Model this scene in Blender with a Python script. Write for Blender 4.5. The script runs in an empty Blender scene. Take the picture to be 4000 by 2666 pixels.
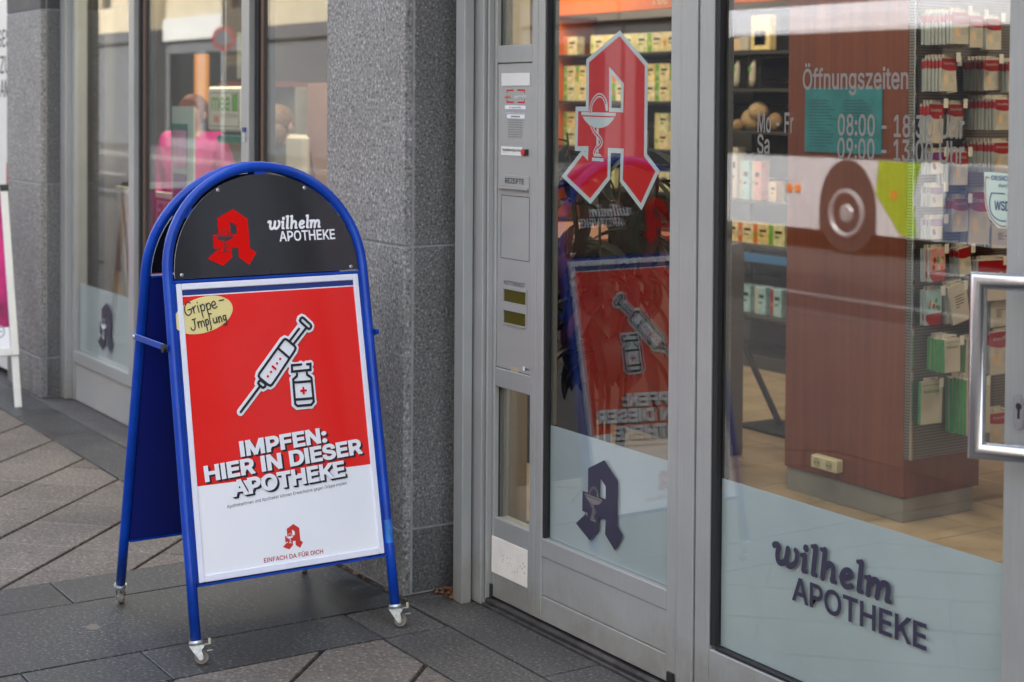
import bpy, bmesh, math, random
from mathutils import Vector, Matrix
random.seed(7)
R = math.radians
SC = bpy.context.scene
COL = SC.collection

# ------------------------------------------------------------------ camera
cam_d = bpy.data.cameras.new('camera'); cam = bpy.data.objects.new('camera', cam_d); COL.objects.link(cam)
yaw, pitch, roll = R(32.556), R(1.399), R(0.370)
fw = Vector((-math.cos(yaw)*math.cos(pitch), math.sin(yaw)*math.cos(pitch), -math.sin(pitch)))
rt = Vector((math.sin(yaw), math.cos(yaw), 0)); up = rt.cross(fw)
rt2 = rt*math.cos(roll) + up*math.sin(roll); up2 = rt2.cross(fw)
M = Matrix((rt2, up2, -fw)).transposed().to_4x4(); M.translation = Vector((0, 0, 1.65))
cam.matrix_world = M
cam_d.sensor_width = 36; cam_d.lens = 57.19
cam_d.shift_y = -(1333-553.9)/4000
cam_d.clip_start = 0.05; cam_d.clip_end = 2000
cam_d.dof.use_dof = True; cam_d.dof.focus_distance = 4.6; cam_d.dof.aperture_fstop = 4.0
SC.camera = cam

# ------------------------------------------------------------------ world, sun, exposure
W = bpy.data.worlds.new('World'); SC.world = W; W.use_nodes = True
nt = W.node_tree; nt.nodes.clear()
sky = nt.nodes.new('ShaderNodeTexSky'); sky.sky_type = 'NISHITA'; sky.sun_disc = False
SUN_EL, SUN_AZ = 46, 15          # azimuth of the sun measured from +Y towards +X
sky.sun_elevation = R(SUN_EL); sky.sun_rotation = R(SUN_AZ)
sky.air_density = 1.0; sky.dust_density = 4.0; sky.ozone_density = 1.0
bg = nt.nodes.new('ShaderNodeBackground'); bg.inputs['Strength'].default_value = 0.15
wo = nt.nodes.new('ShaderNodeOutputWorld')
hs = nt.nodes.new('ShaderNodeHueSaturation'); hs.inputs['Saturation'].default_value = .42   # thin cloud cover
nt.links.new(sky.outputs[0], hs.inputs['Color']); nt.links.new(hs.outputs[0], bg.inputs[0]); nt.links.new(bg.outputs[0], wo.inputs[0])
sd = bpy.data.lights.new('sun', 'SUN'); sun = bpy.data.objects.new('sun', sd); COL.objects.link(sun)
sd.energy = 1.5; sd.angle = R(6); sd.color = (1, .965, .92)
sv = Vector((math.sin(R(SUN_AZ))*math.cos(R(SUN_EL)), math.cos(R(SUN_AZ))*math.cos(R(SUN_EL)), math.sin(R(SUN_EL))))
sun.rotation_euler = sv.to_track_quat('Z', 'Y').to_euler()
SC.view_settings.view_transform = 'Standard'; SC.view_settings.look = 'None'
SC.view_settings.exposure = 2.75; SC.view_settings.gamma = 1; SC.view_settings.use_curve_mapping = False
SC.render.engine = 'CYCLES'
SC.cycles.max_bounces = 10; SC.cycles.transparent_max_bounces = 24; SC.cycles.glossy_bounces = 5
SC.cycles.caustics_reflective = False; SC.cycles.caustics_refractive = False
SC.cycles.sample_clamp_indirect = 6
SC.cycles.use_denoising = True

# ------------------------------------------------------------------ materials
MATS = {}
def new_mat(name):
    m = bpy.data.materials.new(name); m.use_nodes = True; MATS[name] = m
    n = m.node_tree; b = n.nodes['Principled BSDF']
    return m, n, b
def N(n, t, **kw):
    o = n.nodes.new(t)
    for k, v in kw.items(): setattr(o, k, v)
    return o
def worldpos(n): return N(n, 'ShaderNodeNewGeometry').outputs['Position']
def noise(n, scale, detail=2, rough=.5, vec=None):
    t = N(n, 'ShaderNodeTexNoise'); t.inputs['Scale'].default_value = scale
    t.inputs['Detail'].default_value = detail; t.inputs['Roughness'].default_value = rough
    n.links.new(vec if vec is not None else worldpos(n), t.inputs['Vector'])
    return t.outputs['Fac']
def ramp(n, fac, stops):
    r = N(n, 'ShaderNodeValToRGB'); e = r.color_ramp.elements
    while len(e) < len(stops): e.new(.5)
    for q, (p, c) in zip(e, stops):
        q.position = p; q.color = (c, c, c, 1) if isinstance(c, (int, float)) else (*c, 1)
    n.links.new(fac, r.inputs[0]); return r.outputs[0]
def mix(n, a, b, fac, mode='MIX'):
    x = N(n, 'ShaderNodeMix', data_type='RGBA', blend_type=mode)
    for s, v in ((x.inputs[6], a), (x.inputs[7], b), (x.inputs[0], fac)):
        if isinstance(v, tuple): s.default_value = (*v, 1) if len(v) == 3 else v
        elif isinstance(v, (int, float)): s.default_value = v if s.type == 'VALUE' else (v, v, v, 1)
        else: n.links.new(v, s)
    return x.outputs[2]
def bump(n, b, h, strength=.3, dist=.002):
    x = N(n, 'ShaderNodeBump'); x.inputs['Strength'].default_value = strength; x.inputs['Distance'].default_value = dist
    n.links.new(h, x.inputs['Height']); n.links.new(x.outputs[0], b.inputs['Normal'])
def plain(name, col, rough=.5, metal=0, var=.0, vscale=8, coat=0, spec=.5, bmp=0, bscale=200):
    m, n, b = new_mat(name)
    b.inputs['Roughness'].default_value = rough; b.inputs['Metallic'].default_value = metal
    b.inputs['Specular IOR Level'].default_value = spec
    if coat: b.inputs['Coat Weight'].default_value = coat; b.inputs['Coat Roughness'].default_value = .06
    if var:
        f = noise(n, vscale, 4, .6)
        c0 = tuple(max(0, c*(1-var)) for c in col); c1 = tuple(c*(1+var) for c in col)
        n.links.new(ramp(n, f, [(.3, c0), (.7, c1)]), b.inputs['Base Color'])
    else: b.inputs['Base Color'].default_value = (*col, 1)
    if bmp: bump(n, b, noise(n, bscale, 2), bmp, .001)
    return m
def granite(name, dark, mid, light, grain=120, rough=.6, dirt=.25, grime=False, stain=None, rowv=0):
    m, n, b = new_mat(name)
    p = worldpos(n)
    f = noise(n, grain, 3, .7, p)
    c = ramp(n, f, [(.34, dark), (.48, mid), (.56, mid), (.68, light)])
    v = N(n, 'ShaderNodeTexVoronoi'); v.inputs['Scale'].default_value = grain*1.3; n.links.new(p, v.inputs['Vector'])
    c = mix(n, c, ramp(n, v.outputs['Color'], [(.0, .55), (.5, 1.0), (1, 1.25)]), .55, 'MULTIPLY')
    big = noise(n, 2.2, 5, .65, p)
    c = mix(n, c, ramp(n, big, [(.3, 1-dirt), (.7, 1+dirt*.6)]), 1.0, 'MULTIPLY')
    oi = N(n, 'ShaderNodeObjectInfo')
    c = mix(n, c, ramp(n, oi.outputs['Random'], [(0, .88), (1, 1.1)]), 1.0, 'MULTIPLY')
    rg = ramp(n, big, [(.3, rough-.08), (.7, rough+.1)])
    if grime:      # splashed dirt in streaks above the paving
        sp = N(n, 'ShaderNodeSeparateXYZ'); n.links.new(p, sp.inputs[0])
        mp = N(n, 'ShaderNodeMapping'); mp.inputs['Scale'].default_value = (14, 14, 1.6); n.links.new(p, mp.inputs[0])
        st = noise(n, 1.0, 4, .6, mp.outputs[0])
        ad = N(n, 'ShaderNodeMath', operation='MULTIPLY_ADD'); n.links.new(st, ad.inputs[0]); ad.inputs[1].default_value = .9; n.links.new(sp.outputs[2], ad.inputs[2])
        c = mix(n, c, ramp(n, ad.outputs[0], [(.30, .5), (.62, .86), (.85, 1.0)]), 1.0, 'MULTIPLY')
    if stain:
        (sx, sy, sr) = stain
        d = N(n, 'ShaderNodeVectorMath', operation='DISTANCE'); n.links.new(p, d.inputs[0]); d.inputs[1].default_value = (sx, sy, 0)
        nn = noise(n, 7, 4, .6, p)
        a = N(n, 'ShaderNodeMath', operation='MULTIPLY_ADD'); n.links.new(nn, a.inputs[0]); a.inputs[1].default_value = .55; n.links.new(d.outputs['Value'], a.inputs[2])
        wet = ramp(n, a.outputs[0], [(sr+.24, .25), (sr+.265, 1.0)])
        c = mix(n, c, wet, 1.0, 'MULTIPLY')
        rg = mix(n, rg, .42, ramp(n, a.outputs[0], [(sr+.24, 1.0), (sr+.262, 0.0)]))
        w = N(n, 'ShaderNodeTexWhiteNoise')
    n.links.new(c, b.inputs['Base Color']); n.links.new(rg, b.inputs['Roughness'])
    bump(n, b, f, .35, .0015)
    return m

def glass(name, tint=(.9, .93, .92), f0=.075, p=3.2, k=.5):
    m = bpy.data.materials.new(name); m.use_nodes = True; n = m.node_tree; n.nodes.clear(); MATS[name] = m
    o = N(n, 'ShaderNodeOutputMaterial'); mx = N(n, 'ShaderNodeMixShader'); tr = N(n, 'ShaderNodeBsdfTransparent'); gl = N(n, 'ShaderNodeBsdfGlossy')
    tr.inputs[0].default_value = (*tint, 1); gl.inputs['Roughness'].default_value = 0.0; gl.inputs[0].default_value = (1, 1, 1, 1)
    lw = N(n, 'ShaderNodeLayerWeight'); lw.inputs[0].default_value = .5
    pw = N(n, 'ShaderNodeMath', operation='POWER'); n.links.new(lw.outputs['Facing'], pw.inputs[0]); pw.inputs[1].default_value = p
    ma = N(n, 'ShaderNodeMath', operation='MULTIPLY_ADD'); n.links.new(pw.outputs[0], ma.inputs[0]); ma.inputs[1].default_value = k; ma.inputs[2].default_value = f0
    n.links.new(ma.outputs[0], mx.inputs[0]); n.links.new(tr.outputs[0], mx.inputs[1]); n.links.new(gl.outputs[0], mx.inputs[2]); n.links.new(mx.outputs[0], o.inputs[0])
    return m
def emit(name, col, s):
    m = bpy.data.materials.new(name); m.use_nodes = True; n = m.node_tree; n.nodes.clear(); MATS[name] = m
    o = N(n, 'ShaderNodeOutputMaterial'); e = N(n, 'ShaderNodeEmission'); e.inputs[0].default_value = (*col, 1); e.inputs[1].default_value = s
    n.links.new(e.outputs[0], o.inputs[0]); return m

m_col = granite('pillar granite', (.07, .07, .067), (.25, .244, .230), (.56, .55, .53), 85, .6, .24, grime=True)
m_col_shade = granite('shaded pillar granite', (.042, .041, .04), (.135, .132, .128), (.32, .32, .31), 115, .5, .15, grime=True)  # pillar granite in a darker copy: shade of the side faces put into the colour
m_dgran = granite('dark granite paving', .020, .044, .19, 85, .5, .4, stain=(-4.84, 2.33, .23))
m_dgran2 = granite('brownish granite paving', (.035, .033, .03), (.078, .073, .067), (.22, .21, .195), 90, .6, .25)
m_slab = granite('concrete paving slab', (.078, .066, .056), (.131, .113, .098), (.30, .265, .23), 75, .75, .34)
m_bed = plain('joint bed', (.045, .038, .032), .95, var=.5, vscale=60, bmp=.5)
m_mortar = plain('joint mortar', (.21, .19, .17), .9, var=.25, vscale=40)
m_mortar2 = plain('pillar joint', (.26, .26, .26), .8, var=.2, vscale=30)
m_asph = plain('asphalt', (.045, .043, .043), .85, var=.3, vscale=3)
m_paint = plain('road paint', (.3, .3, .29), .7, var=.15)
m_kerb = plain('kerb granite', (.12, .115, .11), .8, var=.3, vscale=30)
def brushed():
    m, n, b = new_mat('anodised aluminium')
    p = worldpos(n)
    f = noise(n, 1.6, 4, .6, p)
    mp = N(n, 'ShaderNodeMapping'); mp.inputs['Scale'].default_value = (300, 300, 8); n.links.new(p, mp.inputs[0])
    g = noise(n, 1, 2, .5, mp.outputs[0])
    c = mix(n, ramp(n, f, [(.3, (.335, .343, .328)), (.7, (.41, .419, .402))]), ramp(n, g, [(.2, .93), (.8, 1.05)]), 1.0, 'MULTIPLY')
    sp = N(n, 'ShaderNodeSeparateXYZ'); n.links.new(p, sp.inputs[0])
    s2 = noise(n, 9, 5, .7, p)
    a = N(n, 'ShaderNodeMath', operation='MULTIPLY_ADD'); n.links.new(s2, a.inputs[0]); a.inputs[1].default_value = .45; n.links.new(sp.outputs[2], a.inputs[2])
    c = mix(n, c, ramp(n, a.outputs[0], [(.2, (.78, .72, .64)), (.42, (1, 1, 1))]), 1.0, 'MULTIPLY')
    mp2 = N(n, 'ShaderNodeMapping'); mp2.inputs['Scale'].default_value = (60, 60, 14); mp2.inputs['Rotation'].default_value = (.3, .5, .2); n.links.new(p, mp2.inputs[0])
    sc_ = noise(n, 1.0, 3, .6, mp2.outputs[0])
    c = mix(n, c, ramp(n, sc_, [(.70, 1.0), (.74, 1.18)]), 1.0, 'MULTIPLY')
    n.links.new(c, b.inputs['Base Color']); b.inputs['Metallic'].default_value = .25
    n.links.new(ramp(n, f, [(.3, .36), (.7, .5)]), b.inputs['Roughness'])
    return m
m_alu = brushed()
m_alu2 = plain('panel aluminium', (.385, .388, .368), .5, .2, var=.06, vscale=3)
m_steel = plain('stainless steel', (.62, .63, .66), .22, 1.0, var=.08, vscale=4)
m_zinc = plain('zinc plated steel', (.5, .54, .56), .38, .85, var=.25, vscale=60)
m_rust = plain('rusty steel', (.22, .09, .04), .85, .2, var=.5, vscale=90)
m_gask = plain('black rubber gasket', (.012, .012, .013), .6)
m_spacer = plain('glazing spacer', (.35, .34, .31), .45, .7, var=.3, vscale=400)
m_bronze = plain('bronze anodised edge', (.17, .115, .085), .5, .5)
m_thr = plain('threshold metal', (.075, .07, .066), .45, .5, var=.4, vscale=18)
m_glass = glass('glass')
m_frost = plain('frosted film', (.66, .71, .72), .42, var=.09, vscale=2.2, spec=.3)
m_ink = plain('dark violet film', (.035, .032, .06), .4)
m_red = plain('red print', (.62, .004, .003), .45, spec=.12)
m_redglass = plain('red sticker', (.85, .006, .010), .5, spec=.2)
m_white = plain('white print', (.80, .81, .86), .35)
m_wstick = plain('white sticker', (.8, .82, .82), .6, spec=.2)
m_silver = plain('silver lettering film', (.205, .20, .185), .5, spec=.2)
def tube_blue():
    m, n, b = new_mat('blue powder coat')
    p = worldpos(n)
    f = noise(n, 5, 5, .65, p)
    c = ramp(n, f, [(.3, (.001, .032, .27)), (.55, (.002, .05, .39)), (.8, (.010, .085, .48))])
    n.links.new(c, b.inputs['Base Color']); b.inputs['Roughness'].default_value = .3; b.inputs['Specular IOR Level'].default_value = .35
    s = noise(n, 240, 2, .5, p); bump(n, b, s, .12, .0004)
    return m
m_blue = tube_blue()
m_blueb = plain('faded blue coat', (.02, .15, .52), .5, var=.3, vscale=40)
m_bluep = plain('blue sheet', (.004, .012, .17), .45, var=.12, vscale=3)
m_navy = plain('navy print', (.008, .03, .19), .35)
def header_black():
    m, n, b = new_mat('black lacquered board')
    p = worldpos(n)
    b.inputs['Base Color'].default_value = (.012, .012, .016, 1); b.inputs['Roughness'].default_value = .12
    bump(n, b, noise(n, 260, 2, .5, p), .06, .0006)
    return m
m_black = header_black()
m_plast = plain('black plastic', (.012, .012, .012), .45)
m_char = plain('charcoal print', (.014, .017, .022), .45, spec=.25)
m_poster = plain('poster paper', (.82, .83, .88), .3, var=.02, vscale=2.5, coat=.25)
def poster_red():
    m, n, b = new_mat('poster red')
    p = worldpos(n)
    b.inputs['Base Color'].default_value = (.74, .011, .009, 1); b.inputs['Roughness'].default_value = .3; b.inputs['Specular IOR Level'].default_value = .25
    b.inputs['Coat Weight'].default_value = .4; b.inputs['Coat Roughness'].default_value = .1
    bump(n, b, noise(n, 4, 3, .5, p), .25, .01)
    return m
m_pred = poster_red()
m_rail = plain('white clip rail', (.74, .76, .86), .4, var=.04, vscale=12)
m_yellow = plain('pale yellow card', (.72, .62, .27), .6, var=.05, vscale=8)
m_pen = plain('felt pen', (.01, .012, .014), .5)
m_wheel = plain('grey rubber', (.2, .175, .145), .7, var=.35, vscale=60)
m_pvc = plain('white plastic', (.72, .72, .68), .4, var=.05)
m_plate = plain('yellowed white plate', (.88, .84, .75), .4, var=.07, vscale=14)
m_scuff = plain('scuff marks', (.25, .2, .15), .9, var=.4, vscale=90)
m_lcd = plain('olive display', (.075, .065, .006), .25)
m_btn = plain('red button', (.65, .015, .012), .35)
m_leaf = plain('plant leaf', (.012, .018, .012), .55, var=.4, vscale=9, spec=.25)
m_leafr = plain('red plant leaf', (.06, .010, .016), .5, var=.4, vscale=9, spec=.25)
m_stem = plain('plant stem', (.05, .045, .025), .7)
m_dry = plain('dry leaf', (.16, .07, .025), .8, var=.5, vscale=60)
m_orange = plain('orange board', (.75, .17, .03), .5, var=.05)
def laminate():
    m, n, b = new_mat('red brown laminate')
    mp = N(n, 'ShaderNodeMapping'); mp.inputs['Scale'].default_value = (38, 38, 1.1); n.links.new(worldpos(n), mp.inputs[0])
    g = noise(n, 1.0, 5, .65, mp.outputs[0])
    c = mix(n, ramp(n, g, [(.3, (.155, .040, .020)), (.5, (.195, .052, .025)), (.72, (.235, .066, .031))]), ramp(n, noise(n, 2.5, 3), [(.3, .85), (.7, 1.1)]), 1.0, 'MULTIPLY')
    n.links.new(c, b.inputs['Base Color']); b.inputs['Roughness'].default_value = .38
    return m
m_brown = laminate()
m_plinth = plain('grey plinth', (.3, .3, .28), .45, var=.08)
m_shelf = plain('dark shelf', (.035, .034, .036), .6)
m_slat = plain('grey slat wall', (.12, .115, .11), .7, var=.1)
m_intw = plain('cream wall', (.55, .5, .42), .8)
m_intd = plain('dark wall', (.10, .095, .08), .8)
m_tile = plain('beige floor tile', (.40, .315, .215), .35, var=.16, vscale=6)
m_grout = plain('tile grout', (.12, .10, .08), .9)
m_ceil = plain('ceiling paint', (.7, .69, .66), .9)
m_lampg = emit('lamp diffuser', (1, .83, .6), 4.7)
m_lampo = emit('amber lamp', (1, .36, .04), .15)
m_peach = plain('beige print', (.75, .55, .36), .6)
m_packw = plain('pack white', (.56, .52, .45), .5, var=.04, vscale=20)
m_packb = plain('pack pale blue', (.31, .375, .43), .5, var=.06, vscale=30)
m_packr = plain('pack red', (.33, .006, .012), .45)
m_packg = plain('pack green', (.035, .30, .095), .5, var=.15, vscale=20)
m_packp = plain('pack purple', (.17, .03, .22), .5)
m_packk = plain('pack pink', (.72, .34, .32), .5, var=.2, vscale=40)
m_packc = plain('pack cyan', (.35, .58, .66), .5, var=.2, vscale=40)
m_teal = plain('turquoise poster', (.03, .23, .29), .4, var=.25, vscale=8)
m_cream = plain('socket cream', (.66, .62, .42), .4)
m_skin = plain('skin', (.55, .33, .24), .55)
m_pink = plain('pink jacket', (.62, .012, .27), .6, var=.3, vscale=14, bmp=.3, bscale=30)
m_hairr = plain('reddish hair', (.20, .065, .03), .6, var=.4, vscale=60)
m_hairb = plain('brown hair', (.16, .09, .045), .6, var=.5, vscale=50)
m_coat = plain('charcoal coat', (.06, .06, .065), .8)
m_trous = plain('dark trousers', (.03, .03, .04), .8)
m_pgreen = plain('card pale green', (.55, .66, .56), .6)
m_dgreen = plain('dark green', (.01, .2, .14), .5)
m_lgreen = plain('leaf green', (.15, .42, .05), .5, var=.3, vscale=30)
m_pinkc = plain('pink print', (.72, .3, .5), .5, var=.2, vscale=10)
m_mag = plain('magenta poster', (.42, .01, .14), .4, var=.8, vscale=3.5)
m_maroon = plain('maroon poster', (.33, .03, .07), .45, var=.2, vscale=5)
m_bead = plain('frosted pane', (.3, .34, .3), .4, var=.35, vscale=60)
m_wood = plain('dark wood', (.045, .034, .024), .5, var=.2, vscale=5)
m_rbrown = plain('rust brown board', (.22, .07, .04), .5)
m_salmon = plain('dusky pink board', (.33, .2, .17), .6)
m_busw = plain('bus white paint', (.66, .65, .67), .25, coat=.5)
m_busg = plain('bus lime paint', (.32, .47, .01), .3, coat=.5)
m_busb = plain('bus blue paint', (.10, .12, .2), .3, coat=.5)
m_busgl = plain('bus window', (.02, .022, .026), .08)
m_tyre = plain('tyre rubber', (.02, .02, .02), .8)
m_rim = plain('wheel rim paint', (.42, .42, .44), .35, .3)
m_marker = plain('amber reflector', (.9, .25, .02), .3)
m_plasb = plain('beige plaster', (.35, .30, .21), .9, var=.08, vscale=1)
m_plasg = plain('grey stone cladding', (.085, .088, .094), .8, var=.12, vscale=2)
m_plasw = plain('white fascia', (.40, .395, .375), .8, var=.05)
m_dgrey = plain('dark fascia', (.07, .07, .075), .8)
m_win = plain('dark window', (.018, .02, .024), .3, spec=.2)
m_ups = granite('upper facade stone', .12, .22, .34, 60, .7, .15)
m_top_dark = granite('dark top granite', .03, .06, .1, 120, .6, .15)  # darker granite tone for the top block of a pillar

# ------------------------------------------------------------------ object helpers
WM = {}
def wm(o): return WM.get(o.name, Matrix.Identity(4))
def link(o, parent=None, kind=None, world=None):
    COL.objects.link(o)
    w = world or Matrix.Identity(4)
    WM[o.name] = w
    if parent is not None:
        o.parent = parent; o.matrix_parent_inverse = wm(parent).inverted(); o.matrix_basis = w
    else: o.matrix_world = w
    if kind: o['kind'] = kind
    return o
def tag(o, label, cat, group=None):
    o['label'] = label; o['category'] = cat
    if group: o['group'] = group
    return o
def thing(name, label, cat, loc=(0, 0, 0), group=None):
    o = bpy.data.objects.new(name, None); o.empty_display_size = .1
    link(o, world=Matrix.Translation(Vector(loc))); return tag(o, label, cat, group)
def mesh(name, v, f, mats, parent=None, kind=None, mi=None, smooth=False, world=None):
    me = bpy.data.meshes.new(name); me.from_pydata([tuple(p) for p in v], [], f)
    for m in (mats if isinstance(mats, (list, tuple)) else [mats]): me.materials.append(m)
    if mi: me.polygons.foreach_set('material_index', mi)
    if smooth: me.polygons.foreach_set('use_smooth', [True]*len(me.polygons))
    me.update()
    return link(bpy.data.objects.new(name, me), parent, kind, world)
class MB:
    def __init__(s): s.v = []; s.f = []; s.mi = []
    def add(s, v, f, m=0):
        n = len(s.v); s.v += [tuple(p) for p in v]; s.f += [tuple(i+n for i in q) for q in f]; s.mi += [m]*len(f); return s
    def box(s, x0, x1, y0, y1, z0, z1, m=0, T=None):
        v = [(x, y, z) for x in (x0, x1) for y in (y0, y1) for z in (z0, z1)]
        if T: v = [T(p) for p in v]
        return s.add(v, [(0, 1, 3, 2), (4, 6, 7, 5), (0, 4, 5, 1), (2, 3, 7, 6), (0, 2, 6, 4), (1, 5, 7, 3)], m)
    def bbox(s, x0, x1, y0, y1, z0, z1, b=.003, m=0, T=None):     # bevelled box
        bm = bmesh.new(); bmesh.ops.create_cube(bm, size=1)
        for p in bm.verts: p.co = Vector(((x0+x1)/2+p.co.x*(x1-x0), (y0+y1)/2+p.co.y*(y1-y0), (z0+z1)/2+p.co.z*(z1-z0)))
        b = min(b, .45*min(abs(x1-x0), abs(y1-y0), abs(z1-z0)))
        bmesh.ops.bevel(bm, geom=bm.edges[:], offset=b, segments=1, affect='EDGES', profile=.5)
        bm.verts.index_update()
        v = [tuple(p.co) for p in bm.verts]; f = [tuple(q.index for q in fc.verts) for fc in bm.faces]; bm.free()
        if T: v = [T(p) for p in v]
        return s.add(v, f, m)
    def cyl(s, a, b, r0, r1=None, seg=16, m=0, caps=True):
        a, b = Vector(a), Vector(b); r1 = r0 if r1 is None else r1
        d = (b-a).normalized(); u = d.orthogonal().normalized(); w = d.cross(u)
        v = []
        for p, r in ((a, r0), (b, r1)):
            v += [p+u*r*math.cos(2*math.pi*i/seg)+w*r*math.sin(2*math.pi*i/seg) for i in range(seg)]
        f = [(i, (i+1) % seg, seg+(i+1) % seg, seg+i) for i in range(seg)]
        if caps: f += [tuple(range(seg))[::-1], tuple(range(seg, 2*seg))]
        return s.add(v, f, m)
    def tube(s, pts, r, seg=14, m=0, caps=True, closed=False):
        pts = [Vector(p) for p in pts]; n = len(pts); rings = []; u = None
        for i, p in enumerate(pts):
            if closed: t = (pts[(i+1) % n]-pts[i-1]).normalized()
            else: t = (pts[min(i+1, n-1)]-pts[max(i-1, 0)]).normalized()
            if u is None: u = t.orthogonal().normalized()
            else: u = (u-t*u.dot(t)).normalized()
            w = t.cross(u); rr = r[i] if isinstance(r, (list, tuple)) else r
            rings.append([p+u*rr*math.cos(2*math.pi*k/seg)+w*rr*math.sin(2*math.pi*k/seg) for k in range(seg)])
        v = [q for rg in rings for q in rg]; f = []
        for i in range(n if closed else n-1):
            a, b = i*seg, ((i+1) % n)*seg
            f += [(a+k, a+(k+1) % seg, b+(k+1) % seg, b+k) for k in range(seg)]
        if caps and not closed: f += [tuple(range(seg))[::-1], tuple(range((n-1)*seg, n*seg))]
        return s.add(v, f, m)
    def sphere(s, c, r, seg=16, rings=10, m=0, sc=(1, 1, 1)):
        c = Vector(c); v = []; f = []
        for i in range(rings+1):
            t = math.pi*i/rings
            for k in range(seg):
                p = 2*math.pi*k/seg
                v.append((c.x+r*sc[0]*math.sin(t)*math.cos(p), c.y+r*sc[1]*math.sin(t)*math.sin(p), c.z+r*sc[2]*math.cos(t)))
        for i in range(rings):
            for k in range(seg): f.append((i*seg+k, (i+1)*seg+k, (i+1)*seg+(k+1) % seg, i*seg+(k+1) % seg))
        return s.add(v, f, m)
    def build(s, name, mats, parent=None, kind=None, smooth=False, world=None):
        return mesh(name, s.v, s.f, mats, parent, kind, s.mi, smooth, world)
def box(name, x0, x1, y0, y1, z0, z1, mat, parent=None, bev=.002, kind=None):
    m = MB()
    m.bbox(x0, x1, y0, y1, z0, z1, bev) if bev else m.box(x0, x1, y0, y1, z0, z1)
    return m.build(name, mat, parent, kind)
def smooth_by_angle(o, ang=35):
    me = o.data; me.polygons.foreach_set('use_smooth', [True]*len(me.polygons))
    bm = bmesh.new(); bm.from_mesh(me)
    for e in bm.edges:
        if len(e.link_faces) == 2 and e.calc_face_angle(0) > R(ang): e.smooth = False
    bm.to_mesh(me); bm.free(); return o
def copy_tree(o, parent=None):
    c = o.copy(); COL.objects.link(c); WM[c.name] = wm(o)
    if parent is not None: c.parent = parent
    for ch in list(o.children): copy_tree(ch, c)
    return c

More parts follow.
